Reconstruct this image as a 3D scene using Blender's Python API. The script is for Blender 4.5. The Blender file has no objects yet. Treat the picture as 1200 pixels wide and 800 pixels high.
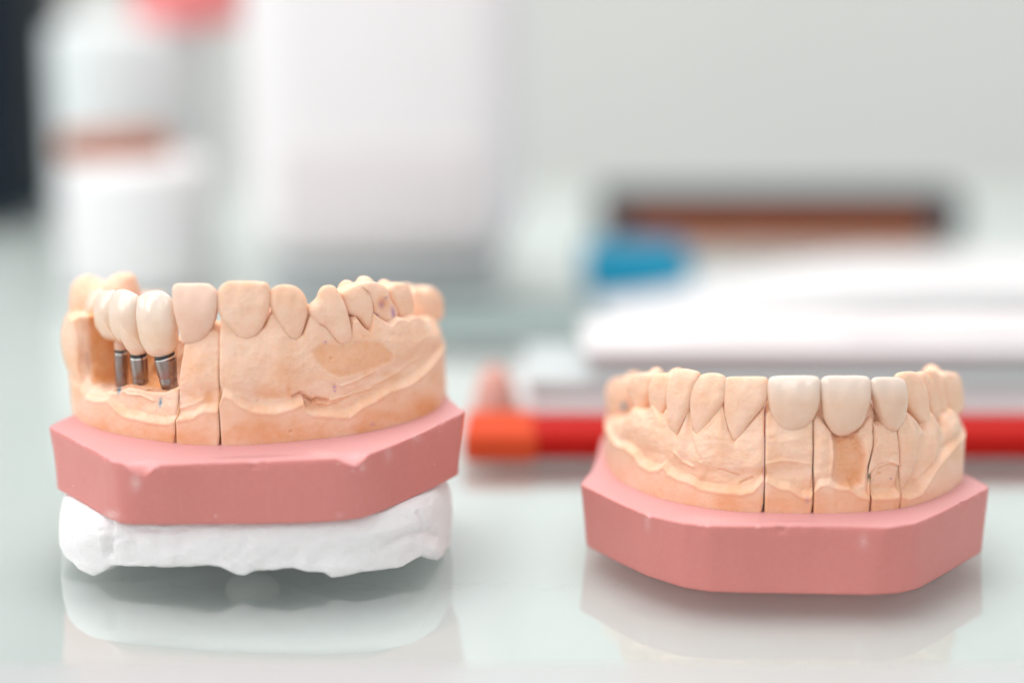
# Two dental stone models on a glass table, close-up.  Unit: 1 = 1 cm.
import bpy, math, random
import numpy as np
from mathutils import Matrix, Vector

random.seed(4)
rng = np.random.RandomState(7)
C = bpy.context.scene.collection
W, H, F = 1200.0, 800.0, 2224.0
PITCH = math.atan(480.0 / F)
# camera height so that table point seen at y=695 is 30 cm away along the view axis
_up = -(695 - 400) / F * 30.0
HC = -(_up * math.cos(PITCH)) + 30.0 * math.sin(PITCH)
CAM = np.array([0.0, 0.0, HC])
FW = np.array([0, math.cos(PITCH), -math.sin(PITCH)])
UP = np.array([0, math.sin(PITCH), math.cos(PITCH)])
RT = np.array([1.0, 0, 0])

def ray(px, py):
    return FW + RT * ((px - 600) / F) + UP * ((400 - py) / F)
def at(px, py, d):
    """world point seen at photo pixel (px,py), d cm along the view axis"""
    return CAM + ray(px, py) * d
def on_table(px, py, z=0.0):
    r = ray(px, py); t = (z - HC) / r[2]
    return CAM + r * t
def project(P):
    d = P - CAM
    f = d @ FW
    return 600 + F * (d @ RT) / f, 400 - F * (d @ UP) / f

# ---------------------------------------------------------------- helpers
def smooth(a, b, x):
    t = np.clip((x - a) / (b - a), 0, 1)
    return t * t * (3 - 2 * t)

_perm = rng.permutation(256)
_perm = np.concatenate([_perm, _perm, _perm])
_rv = rng.rand(256) * 2 - 1
def vnoise(P):
    P = np.asarray(P, float)
    i = np.floor(P).astype(int); f = P - i
    f = f * f * f * (f * (f * 6 - 15) + 10)
    i &= 255
    def h(dx, dy, dz):
        a = _perm[(i[..., 0] + dx) & 255]
        b = _perm[(a + i[..., 1] + dy) & 255]
        return _rv[_perm[(b + i[..., 2] + dz) & 255]]
    x, y, z = f[..., 0], f[..., 1], f[..., 2]
    def L(a, b, t): return a + (b - a) * t
    return L(L(L(h(0,0,0), h(1,0,0), x), L(h(0,1,0), h(1,1,0), x), y),
             L(L(h(0,0,1), h(1,0,1), x), L(h(0,1,1), h(1,1,1), x), y), z)
def fbm(P, octs=4, gain=0.5):
    s = 0; a = 1.0; P = np.asarray(P, float)
    for k in range(octs):
        s = s + a * vnoise(P * (2.03 ** k) + 17.3 * k); a *= gain
    return s

def resample(pts, n, closed=False, spline=True):
    p = np.asarray(pts, float)
    if spline:
        out = []; m = len(p)
        rngk = range(m if closed else m - 1)
        for k in rngk:
            if closed: p0, p1, p2, p3 = p[k-1], p[k], p[(k+1) % m], p[(k+2) % m]
            else: p0, p1, p2, p3 = p[max(k-1,0)], p[k], p[k+1], p[min(k+2,m-1)]
            for t in np.linspace(0, 1, 16, endpoint=False):
                out.append(0.5*((2*p1)+(-p0+p2)*t+(2*p0-5*p1+4*p2-p3)*t*t+(-p0+3*p1-3*p2+p3)*t**3))
        if not closed: out.append(p[-1])
        p = np.array(out)
    if closed: p = np.vstack([p, p[:1]])
    d = np.r_[0, np.cumsum(np.linalg.norm(np.diff(p, axis=0), axis=1))]
    s = np.linspace(0, d[-1], n, endpoint=not closed)
    return np.stack([np.interp(s, d, p[:, k]) for k in range(p.shape[1])], 1)

def mesh_obj(name, verts, faces, mat, parent=None, smooth_shade=True, angle=None, attr=None, inv=None):
    me = bpy.data.meshes.new(name)
    v = np.asarray(verts, float)
    if inv is not None:
        v = v @ inv[:3, :3].T + inv[:3, 3]
    me.from_pydata([tuple(x) for x in v], [], faces)
    me.update()
    if smooth_shade:
        me.polygons.foreach_set('use_smooth', [True] * len(me.polygons))
    if attr is not None:
        ca = me.color_attributes.new('tint', 'FLOAT_COLOR', 'POINT')
        ca.data.foreach_set('color', np.asarray(attr, np.float32).ravel())
    o = bpy.data.objects.new(name, me); C.objects.link(o)
    if mat: me.materials.append(mat)
    if parent: o.parent = parent
    if angle:
        bpy.context.view_layer.objects.active = o
        me.set_sharp_from_angle(angle=math.radians(angle))
    return o

def empty(name, M, label, cat, group=None):
    o = bpy.data.objects.new(name, None); C.objects.link(o)
    o.matrix_world = Matrix(M.tolist()) if isinstance(M, np.ndarray) else M
    o.empty_display_size = 0.5
    o['label'] = label; o['category'] = cat
    if group: o['group'] = group
    return o
def tag(o, label=None, cat=None, group=None, kind=None):
    if label: o['label'] = label
    if cat: o['category'] = cat
    if group: o['group'] = group
    if kind: o['kind'] = kind
    return o

# ---------------------------------------------------------------- materials
def mat_new(name):
    m = bpy.data.materials.new(name); m.use_nodes = True
    nt = m.node_tree; b = nt.nodes['Principled BSDF']
    return m, nt, b
def N(nt, t, **k):
    n = nt.nodes.new(t)
    for a, v in k.items(): setattr(n, a, v)
    return n
def srgb(r, g, b):
    f = lambda c: ((c/255+0.055)/1.055)**2.4 if c > 10 else c/255/12.92
    return (f(r), f(g), f(b), 1)
def noise(nt, scale, detail=4, rough=.55, coord='Object', stretch=None):
    tc = N(nt, 'ShaderNodeTexCoord'); n = N(nt, 'ShaderNodeTexNoise')
    n.inputs['Scale'].default_value = scale; n.inputs['Detail'].default_value = detail
    n.inputs['Roughness'].default_value = rough
    if stretch:
        mp = N(nt, 'ShaderNodeMapping'); mp.inputs['Scale'].default_value = stretch
        nt.links.new(tc.outputs[coord], mp.inputs[0]); nt.links.new(mp.outputs[0], n.inputs['Vector'])
    else: nt.links.new(tc.outputs[coord], n.inputs['Vector'])
    return n.outputs['Fac']
def ramp(nt, fac, stops):
    r = N(nt, 'ShaderNodeValToRGB'); cr = r.color_ramp
    while len(cr.elements) < len(stops): cr.elements.new(0.5)
    for e, (p, c) in zip(cr.elements, stops): e.position = p; e.color = c
    nt.links.new(fac, r.inputs[0]); return r.outputs[0]
def mix(nt, fac, a, b, mode='MIX'):
    m = N(nt, 'ShaderNodeMix', data_type='RGBA', blend_type=mode)
    for sock, v in ((0, fac), (6, a), (7, b)):
        if isinstance(v, bpy.types.NodeSocket): nt.links.new(v, m.inputs[sock])
        else: m.inputs[sock].default_value = v
    return m.outputs[2]
def bump(nt, b, h, strength, dist, prev=None):
    n = N(nt, 'ShaderNodeBump'); n.inputs['Strength'].default_value = strength; n.inputs['Distance'].default_value = dist
    nt.links.new(h, n.inputs['Height'])
    if prev: nt.links.new(prev, n.inputs['Normal'])
    if b: nt.links.new(n.outputs[0], b.inputs['Normal'])
    return n.outputs[0]
def math_n(nt, op, a, b=None):
    m = N(nt, 'ShaderNodeMath', operation=op)
    for k, v in enumerate((a, b)):
        if v is None: continue
        if isinstance(v, bpy.types.NodeSocket): nt.links.new(v, m.inputs[k])
        else: m.inputs[k].default_value = v
    return m.outputs[0]

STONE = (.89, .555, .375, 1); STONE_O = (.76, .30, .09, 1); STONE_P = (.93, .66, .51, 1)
def make_stone(name, warm=0.0):
    m, nt, b = mat_new(name)
    n1 = noise(nt, 1.6, 6, .6); n2 = noise(nt, 6, 5, .65); n3 = noise(nt, 40, 3, .6)
    base = mix(nt, ramp(nt, n1, [(.35, (0,0,0,1)), (.72, (1,1,1,1))]), STONE, STONE_P)
    stf = ramp(nt, n2, [(.52, (0,0,0,1)), (.78, (.6,.6,.6,1))])
    base = mix(nt, stf, base, (.83, .48, .28, 1))
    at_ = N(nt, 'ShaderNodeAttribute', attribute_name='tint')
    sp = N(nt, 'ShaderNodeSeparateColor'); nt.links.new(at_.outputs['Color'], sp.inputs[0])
    # orange stain and painted cavity shade, broken by noise
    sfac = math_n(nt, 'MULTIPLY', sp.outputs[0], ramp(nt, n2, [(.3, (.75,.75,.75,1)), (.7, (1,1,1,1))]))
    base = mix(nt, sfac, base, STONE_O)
    base = mix(nt, sp.outputs[1], base, (.04, .25, .38, 1))
    base = mix(nt, sp.outputs[2], base, (.42, .22, .42, 1))
    # tiny pale / dark specks
    vo = N(nt, 'ShaderNodeTexVoronoi'); vo.inputs['Scale'].default_value = 5.0
    tc = N(nt, 'ShaderNodeTexCoord'); nt.links.new(tc.outputs['Object'], vo.inputs['Vector'])
    dots = ramp(nt, vo.outputs['Distance'], [(.035, (1,1,1,1)), (.06, (0,0,0,1))])
    base = mix(nt, math_n(nt, 'MULTIPLY', dots, .45), base, (.60, .34, .22, 1))
    base = mix(nt, ramp(nt, n3, [(.35, (.12,.12,.12,1)), (.65, (0,0,0,1))]), base, (.68, .44, .30, 1))
    nt.links.new(base, b.inputs['Base Color'])
    b.inputs['Roughness'].default_value = .62
    b.inputs['Specular IOR Level'].default_value = .35
    b.inputs['Subsurface Weight'].default_value = .35
    b.inputs['Subsurface Radius'].default_value = (1.0, .35, .15)
    b.inputs['Subsurface Scale'].default_value = .07
    p = bump(nt, None, n3, .4, .014)
    p = bump(nt, None, noise(nt, 9, 6, .7), .6, .035, p)
    bump(nt, b, math_n(nt, 'SUBTRACT', 1.0, dots), .5, .012, p)
    return m

def make_pink(name, seed):
    m, nt, b = mat_new(name)
    n1 = noise(nt, .9, 5, .6); n2 = noise(nt, 14, 5, .65)
    c = mix(nt, n1, (.60, .195, .172, 1), (.64, .220, .195, 1))
    c = mix(nt, ramp(nt, n2, [(.45, (0,0,0,1)), (.8, (.2,.2,.2,1))]), c, (.70, .33, .31, 1))
    # vertical smears, chalky dust and pale specks
    sm = noise(nt, 3.0, 4, .6, stretch=(2.6, 2.6, .35))
    c = mix(nt, ramp(nt, sm, [(.62, (0,0,0,1)), (.86, (.35,.35,.35,1))]), c, (.70, .42, .38, 1))
    tc = N(nt, 'ShaderNodeTexCoord')
    vo = N(nt, 'ShaderNodeTexVoronoi'); vo.inputs['Scale'].default_value = 2.6
    nt.links.new(tc.outputs['Object'], vo.inputs['Vector'])
    c = mix(nt, ramp(nt, vo.outputs['Distance'], [(.028, (.8,.8,.8,1)), (.045, (0,0,0,1))]), c, (.85, .66, .62, 1))
    # top face painted paler, the way overhead light brightens it
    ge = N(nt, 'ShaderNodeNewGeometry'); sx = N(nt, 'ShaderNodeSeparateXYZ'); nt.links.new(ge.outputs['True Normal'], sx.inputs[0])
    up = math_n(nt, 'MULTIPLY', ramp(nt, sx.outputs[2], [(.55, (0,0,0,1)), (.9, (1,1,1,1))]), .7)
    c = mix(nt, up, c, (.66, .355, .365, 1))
    at_ = N(nt, 'ShaderNodeAttribute', attribute_name='tint')
    sp = N(nt, 'ShaderNodeSeparateColor'); nt.links.new(at_.outputs['Color'], sp.inputs[0])
    c = mix(nt, math_n(nt, 'MULTIPLY', sp.outputs[0], ramp(nt, noise(nt, 18, 4, .7, stretch=(1, 1, 3)), [(.4, (.1,.1,.1,1)), (.65, (1,1,1,1))])), c, (.85, .66, .62, 1))
    nt.links.new(c, b.inputs['Base Color'])
    b.inputs['Roughness'].default_value = .46
    b.inputs['Specular IOR Level'].default_value = .45
    b.inputs['Subsurface Weight'].default_value = .1
    b.inputs['Subsurface Radius'].default_value = (1, .3, .2); b.inputs['Subsurface Scale'].default_value = .05
    p = bump(nt, None, n2, .18, .012)
    bump(nt, b, noise(nt, 60, 3, .6), .15, .006, p)
    return m

def make_plaster():
    m, nt, b = mat_new('white_plaster')
    n1 = noise(nt, 2.2, 6, .6); n2 = noise(nt, 13, 6, .65)
    c = mix(nt, n1, (.80, .765, .76, 1), (.88, .85, .845, 1))
    tc = N(nt, 'ShaderNodeTexCoord'); vo = N(nt, 'ShaderNodeTexVoronoi'); vo.inputs['Scale'].default_value = 3.2
    nt.links.new(tc.outputs['Object'], vo.inputs['Vector'])
    pits = ramp(nt, vo.outputs['Distance'], [(.03, (1,1,1,1)), (.06, (0,0,0,1))])
    c = mix(nt, math_n(nt, 'MULTIPLY', pits, .6), c, (.62, .52, .45, 1))
    nt.links.new(c, b.inputs['Base Color']); b.inputs['Roughness'].default_value = .75
    b.inputs['Subsurface Weight'].default_value = .15
    b.inputs['Subsurface Radius'].default_value = (.6, .5, .45); b.inputs['Subsurface Scale'].default_value = .06
    p = bump(nt, None, n2, .6, .04); p = bump(nt, None, noise(nt, 38, 4, .65), .5, .015, p)
    bump(nt, b, math_n(nt, 'SUBTRACT', 1.0, pits), .4, .02, p)
    return m

def make_ceramic(name, body, tip, z0, z1, rough=.16, coat=.8, spec=.5):
    """body colour up to object height z0, fading to the translucent-looking tip colour at z1"""
    m, nt, b = mat_new(name)
    tc = N(nt, 'ShaderNodeTexCoord'); sx = N(nt, 'ShaderNodeSeparateXYZ'); nt.links.new(tc.outputs['Object'], sx.inputs[0])
    mr = N(nt, 'ShaderNodeMapRange'); mr.inputs[1].default_value = z0; mr.inputs[2].default_value = z1
    nt.links.new(sx.outputs[2], mr.inputs[0])
    c = mix(nt, mr.outputs[0], body, tip)
    c = mix(nt, ramp(nt, noise(nt, 5, 4, .6), [(.4, (0,0,0,1)), (.8, (.3,.3,.3,1))]), c, (.86, .70, .57, 1))
    nt.links.new(c, b.inputs['Base Color'])
    b.inputs['Roughness'].default_value = rough; b.inputs['Coat Weight'].default_value = coat
    b.inputs['Coat Roughness'].default_value = .12; b.inputs['Specular IOR Level'].default_value = spec
    b.inputs['Subsurface Weight'].default_value = .45
    b.inputs['Subsurface Radius'].default_value = (.9, .6, .4); b.inputs['Subsurface Scale'].default_value = .09
    bump(nt, b, noise(nt, 22, 4, .6), .12, .01)
    return m

def simple(name, col, rough=.5, metal=0, n_scale=1.5, var=.12, coat=0, spec=.5, trans=0, bump_s=0.1):
    m, nt, b = mat_new(name)
    n1 = noise(nt, n_scale, 5, .6)
    d = tuple(x * (1 - var) for x in col[:3]) + (1,)
    nt.links.new(mix(nt, n1, d, col), b.inputs['Base Color'])
    b.inputs['Roughness'].default_value = rough; b.inputs['Metallic'].default_value = metal
    b.inputs['Coat Weight'].default_value = coat; b.inputs['Specular IOR Level'].default_value = spec
    b.inputs['Transmission Weight'].default_value = trans
    if bump_s: bump(nt, b, noise(nt, n_scale * 8, 4, .6), bump_s, .02)
    return m

M_STONE = make_stone('peach_die_stone')
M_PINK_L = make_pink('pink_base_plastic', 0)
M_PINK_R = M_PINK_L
M_PLASTER = make_plaster()
M_METAL = simple('brushed_titanium', (.38, .30, .275, 1), .28, 1.0, 6, .25)
M_METAL_D = simple('dark_metal_margin', (.10, .09, .09, 1), .3, 1.0, 6, .2)
M_METAL_L = simple('polished_ring', (.78, .74, .72, 1), .15, 1.0, 6, .1)

# ---------------------------------------------------------------- dental model class
class Model:
    def __init__(s, M, zb):
        s.M = M; s.inv = np.linalg.inv(M); s.zb = zb
        s.o = s.inv[:3, :3] @ CAM + s.inv[:3, 3]
    def r(s, px, py): return s.inv[:3, :3] @ ray(px, py)
    def plane_z(s, px, py, z):
        r = s.r(px, py); t = (z - s.o[2]) / r[2]; return s.o + r * t
    def w(s, P): return P @ s.M[:3, :3].T + s.M[:3, 3]
    def px(s, P): return project(s.w(P))
    def set_arch(s, pts2d, n=900):
        c = resample(pts2d, n)
        # light smoothing
        k = np.ones(31) / 31
        cp = np.vstack([np.repeat(c[:1], 15, 0), c, np.repeat(c[-1:], 15, 0)])
        cs = np.stack([np.convolve(cp[:, i], k, 'valid') for i in (0, 1)], 1)
        w = smooth(0, 40, np.minimum(np.arange(n), n - 1 - np.arange(n)))[:, None]
        c = c * (1 - w) + cs * w
        s.c = c
        d = np.gradient(c, axis=0); d /= np.linalg.norm(d, axis=1)[:, None]
        s.tan = d; s.nrm = np.stack([d[:, 1], -d[:, 0]], 1)   # outward (to the viewer at the front)
        s.u = np.r_[0, np.cumsum(np.linalg.norm(np.diff(c, axis=0), axis=1))]
    def cp(s, u, n=0.0):
        """point(s) on the arch at arclength u offset outward by n"""
        x = np.interp(u, s.u, s.c[:, 0]); y = np.interp(u, s.u, s.c[:, 1])
        nx = np.interp(u, s.u, s.nrm[:, 0]); ny = np.interp(u, s.u, s.nrm[:, 1])
        return x + nx * n, y + ny * n
    def hit(s, px, py, n=0.0):
        """photo pixel -> (u, z) on the wall at offset n"""
        q = s.c + s.nrm * n
        r = s.r(px, py)
        side = (q[:, 0] - s.o[0]) * r[1] - (q[:, 1] - s.o[1]) * r[0]
        i = np.where(np.sign(side[:-1]) != np.sign(side[1:]))[0]
        if len(i):
            # nearest crossing
            best = min(i, key=lambda k: (q[k, 1]))
            f = side[best] / (side[best] - side[best + 1])
            u = s.u[best] * (1 - f) + s.u[best + 1] * f
            P = q[best] * (1 - f) + q[best + 1] * f
        else:
            best = int(np.argmin(np.abs(side))); u = s.u[best]; P = q[best]
        t = ((P[0] - s.o[0]) * r[0] + (P[1] - s.o[1]) * r[1]) / (r[0]**2 + r[1]**2)
        return u, s.o[2] + r[2] * t
    def curve_uz(s, pts, n):
        a = np.array([s.hit(x, y, n) for x, y in pts]); return a[np.argsort(a[:, 0], kind='stable')]

def gauss(px, py, cx, cy, sx, sy, amp, rot=0):
    c, sn = math.cos(math.radians(rot)), math.sin(math.radians(rot))
    a = (px - cx) * c + (py - cy) * sn; b = -(px - cx) * sn + (py - cy) * c
    return amp * np.exp(-(a / sx) ** 2 - (b / sy) ** 2)
def seg_dist(px, py, pts):
    d = np.full(np.shape(px), 1e9)
    for (x0, y0), (x1, y1) in zip(pts[:-1], pts[1:]):
        vx, vy = x1 - x0, y1 - y0
        t = np.clip(((px - x0) * vx + (py - y0) * vy) / (vx * vx + vy * vy), 0, 1)
        d = np.minimum(d, np.hypot(px - x0 - t * vx, py - y0 - t * vy))
    return d
def inside(px, py, poly):
    r = np.zeros(np.shape(px), bool); n = len(poly)
    for k in range(n):
        x0, y0 = poly[k]; x1, y1 = poly[(k + 1) % n]
        c = ((y0 > py) != (y1 > py)) & (px < (x1 - x0) * (py - y0) / (y1 - y0 + 1e-9) + x0)
        r ^= c
    return r
def poly_mask(px, py, poly, soft):
    d = seg_dist(px, py, list(poly) + [poly[0]])
    return smooth(-soft, soft, np.where(inside(px, py, poly), d, -d))

def stone_segment(md, name, uL, uR, gum, ledge, feats, tints, parent, nu, nz=150, ling=None, lip=.10, lean=.11, rough=1.0, label=None):
    """closed block of the cast between two cut lines uL(z), uR(z)
       gum: (u,z) top line, ledge: (u,z) trimmed ledge line; ling(u)-> dict of inner section"""
    zb = md.zb
    S = np.linspace(0, 1, nu); zm = zb + .8
    u0 = uL(np.full(nu, zm)) * (1 - S) + uR(np.full(nu, zm)) * S
    h = np.interp(u0, gum[:, 0], gum[:, 1]); zl = np.interp(u0, ledge[:, 0], ledge[:, 1])
    zl = np.minimum(zl, h - .12)
    v = np.linspace(0, 1, nz)
    du = (u0[-1] - u0[0]) / nu; kw = max(3, int(.22 / du)); kk = np.hanning(2 * kw + 1); kk /= kk.sum()
    HS = np.convolve(np.pad(h, kw, 'edge'), kk, 'valid')[:, None]
    Z = (zb - .006) + v[None, :] * (HS - zb) + (h[:, None] - HS) * smooth(.45, 1, v[None, :])
    U = uL(Z) * (1 - S[:, None]) + uR(Z) * S[:, None]
    ZL = zl[:, None]; HH = h[:, None]
    def nprof(Z):
        k = smooth(-.01, .10, Z - ZL)
        t = np.clip((Z - ZL - .05) / np.maximum(HS - ZL - .05, .1), 0, 1.15)
        return -lip * k - lean * t ** 1.5 + .035 * np.sin(np.pi * np.minimum(t, 1)) * k + .012 * np.exp(-((Z - ZL + .03) / .03) ** 2)
    n0 = nprof(Z)
    X, Y = md.cp(U, n0)
    P = np.stack([X, Y, Z], -1)
    px, py = md.px(P)
    D = feats(px, py, Z, ZL, HH, U)
    # roughness: broken lumps above the ledge, finer below
    above = smooth(-.02, .12, Z - ZL)
    nb = fbm(P * 2.2 + 3, 4, .5) * .014 + fbm(P * 8 + 9, 3, .5) * .003
    ridged = (1 - np.abs(fbm(P * np.array([1.5, 1.5, 2.0]) + 31, 2, .4))) ** 3
    D = D + above * (nb + (ridged - .5) * .010) * rough + (1 - above) * fbm(P * 3.0 + 5, 3, .5) * .004
    # soften the top rim and the vertical cut edges
    edge = np.minimum(S, 1 - S)[:, None] * (u0[-1] - u0[0])
    D = D - .02 * np.exp(-(edge / .018) ** 2)
    D = D - .05 * np.exp(-((HH - Z) / .022) ** 2)
    n = n0 + D
    X, Y = md.cp(U, n); rows = [np.stack([X, Y, Z], -1)]
    # top fold and inner side
    nt_ = n[:, -1]; Ut = U[:, -1]
    sec = ling(u0, h) if ling else None
    if sec is None:
        sec = [(-.10, .015), (-.25, .02), (-.5, .02), (-.75, -.03), (-.92, -.15), (-1.0, -.4), (-1.06, -.8)]
        sec = [(np.full(nu, a), h + b) for a, b in sec]
        sec = [(nt_ * 0 - .22 + a if a.max() > -.3 else a - .1, z) for a, z in sec]
    sec.append((sec[-1][0] - .05, np.full(nu, zb - .006)))
    if ling:
        fine = []
        for (a0_, z0_), (a1_, z1_) in zip(sec[:-1], sec[1:]):
            for t_ in np.linspace(0, 1, 6, endpoint=False): fine.append((a0_*(1-t_)+a1_*t_, z0_*(1-t_)+z1_*t_))
        fine.append(sec[-1]); sec = fine
    for a, z in sec:
        z = np.maximum(z, zb - .006)
        uu = uL(z) * (1 - S) + uR(z) * S
        X, Y = md.cp(uu, a)
        Q = np.stack([X, Y, z], -1)
        Q[:, 2] += fbm(Q * 3, 3) * (.05 if ling else .02) * (z > zb + .1)
        if ling: Q[:, 1] += fbm(Q * 3.5 + 7, 3) * .06 * (z > zb + .1) * (a < -.2)
        rows.append(Q[:, None, :])
    G = np.concatenate(rows, 1); m = G.shape[1]
    verts = G.reshape(-1, 3); faces = []
    idx = np.arange(nu * m).reshape(nu, m)
    for i in range(nu - 1):
        a = idx[i]; b = idx[i + 1]
        for j in range(m):
            j2 = (j + 1) % m
            faces.append((int(a[j]), int(b[j]), int(b[j2]), int(a[j2])))
    # end caps: strips between the labial rows and the inner rows
    nv = len(verts); extra = []
    for e, flip in ((0, False), (nu - 1, True)):
        c0 = nv + len(extra)
        # centre line of the cap following z of labial side
        cen = G[e].mean(0); extra.append(cen)
        for j in range(m):
            j2 = (j + 1) % m
            f = (int(idx[e, j]), int(idx[e, j2]), c0)
            faces.append(f if not flip else f[::-1])
    verts = np.vstack([verts, np.array(extra)])
    px, py = md.px(verts)
    T = np.zeros((len(verts), 4)); T[:, 3] = 1
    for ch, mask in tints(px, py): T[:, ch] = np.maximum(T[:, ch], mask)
    o = mesh_obj(name, verts, faces, M_STONE, parent, attr=T, angle=50)
    if label: o['label'] = label
    return o

def fbm_s(*a): return fbm(*a)

def pillow(md, name, outline, mat, parent, inset=.275, front=.12, back=.30, p=4.6, q=.5, u=None, y=None,
           maxang=48, stretch=0.0, noise_a=.008, lobes=None, tints=None, nout=88, npx=None, label=None, refine=None, lean=0.0):
    """tooth-like solid: its outline as seen, inflated to both sides of a vertical plane on the arch"""
    o = np.array(outline, float)
    cx, cyb = o[:, 0].mean(), o[:, 1].max()
    if npx is None: npx = o[o[:, 1].argmax()][0]*.5 + cx*.5
    if u is None: u, _ = md.hit(npx, cyb, -inset)
    X, Y = md.cp(u, -inset)
    nx = float(np.interp(u, md.u, md.nrm[:, 0])); ny = float(np.interp(u, md.u, md.nrm[:, 1]))
    ang = math.atan2(nx, -ny); ang = max(-math.radians(maxang), min(math.radians(maxang), ang))
    nrm = np.array([math.sin(ang), -math.cos(ang), 0]); tg = np.array([math.cos(ang), math.sin(ang), 0])
    if y is not None: P0 = np.array([X, y, 0.0]); 
    else: P0 = np.array([X, Y, 0.0])
    if y is not None:
        # plane through the ray of the outline centre at local depth y
        r = md.r(cx, o[:, 1].mean()); t = (y - md.o[1]) / r[1]; P0 = md.o + r * t
    nl = nrm + np.array([0, 0, lean]); nl /= np.linalg.norm(nl)
    up = np.cross(nl, tg); up = -up if up[2] < 0 else up
    pts = []
    for a, b in o:
        r = md.r(a, b); t = ((P0 - md.o) @ nl) / (r @ nl); Q = md.o + r * t - P0
        pts.append((Q @ tg, Q @ up))
    pts = resample(pts, nout, closed=True)
    zt = pts[:, 1].max(); zbm = pts[:, 1].min(); hgt = zt - zbm
    c = np.array([pts[:, 0].mean(), pts[:, 1].mean() + .06 * hgt])
    # pull the neck down into the gum
    low = np.clip((c[1] - pts[:, 1]) / (c[1] - zbm), 0, 1)
    pts[:, 1] -= stretch * low ** 1.5
    R = np.r_[0.0, np.linspace(0.12, 1, 22) ** .8]
    verts = []; faces = []
    def layer(sgn, amp, pp, qq, Rs):
        out = []
        for r in Rs:
            xy = c + (pts - c) * r
            prof = amp * (1 - r ** pp) ** qq
            tt = (xy[:, 1] - zbm) / hgt
            wv = 1 + 0 * tt
            if sgn > 0: wv = 1 - .35 * smooth(.55, 1.0, tt)       # thinner to the biting edge
            else: wv = 1 - .55 * smooth(.35, 1.0, tt) if lobes is None else 1 + 0 * tt
            d = prof * wv
            if sgn > 0 and amp > .1:
                sx = (xy[:, 0] - c[0]) / (np.ptp(pts[:, 0]) * .5)
                d = d + .008 * np.cos(sx * 7.5) * smooth(.35, .8, tt) * (1 - r ** 4)
            out.append(P0 + np.outer(xy[:, 0], tg) + np.outer(xy[:, 1], up) + np.outer(sgn * d, nl))
        return out
    fr = layer(1, front, p, q, R[1:]); bk = layer(-1, back, 3.0, .5, R[1:-1][::-1])
    rings = fr + bk
    V = np.concatenate(rings); n = nout; k = len(rings)
    c1 = len(V); V = np.vstack([V, rings[0].mean(0), rings[-1].mean(0)])
    for i in range(k - 1):
        for j in range(n):
            j2 = (j + 1) % n
            faces.append((i*n+j, (i+1)*n+j, (i+1)*n+j2, i*n+j2))
    for j in range(n):
        j2 = (j + 1) % n
        faces.append((j, j2, c1)); faces.append(((k-1)*n+j2, (k-1)*n+j, c1+1))
    if noise_a:
        nn = fbm(V * 5 + 2, 3) * noise_a
        V = V + np.outer(nn, nl)
    if lobes:
        # extra cusps behind / beside: (ds, dz, dn, rs, rz, rn)
        for (ds, dz, dn, rs, rz, rn) in lobes:
            cc = P0 + tg * (c[0] + ds) + up * (zt + dz) + nl * dn
            b0 = len(V); vs = []
            NU, NV = 28, 16
            for a in range(NV + 1):
                th = math.pi * a / NV
                for bb in range(NU):
                    ph = 2 * math.pi * bb / NU
                    vs.append(cc + tg * rs * math.sin(th) * math.cos(ph) + nl * rn * math.sin(th) * math.sin(ph) + up * rz * math.cos(th))
            vs = np.array(vs); vs = vs + (fbm(vs * 4, 3) * .03)[:, None] * nl
            V = np.vstack([V, vs])
            for a in range(NV):
                for bb in range(NU):
                    b2 = (bb + 1) % NU
                    faces.append((b0+a*NU+bb, b0+(a+1)*NU+bb, b0+(a+1)*NU+b2, b0+a*NU+b2))
    T = np.zeros((len(V), 4)); T[:, 3] = 1
    if tints:
        px, py = md.px(V)
        for ch, mask in tints(px, py): T[:, ch] = np.maximum(T[:, ch], mask)
    ob = mesh_obj(name, V, faces, mat, parent, attr=T)
    if label: ob['label'] = label
    return ob

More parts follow.
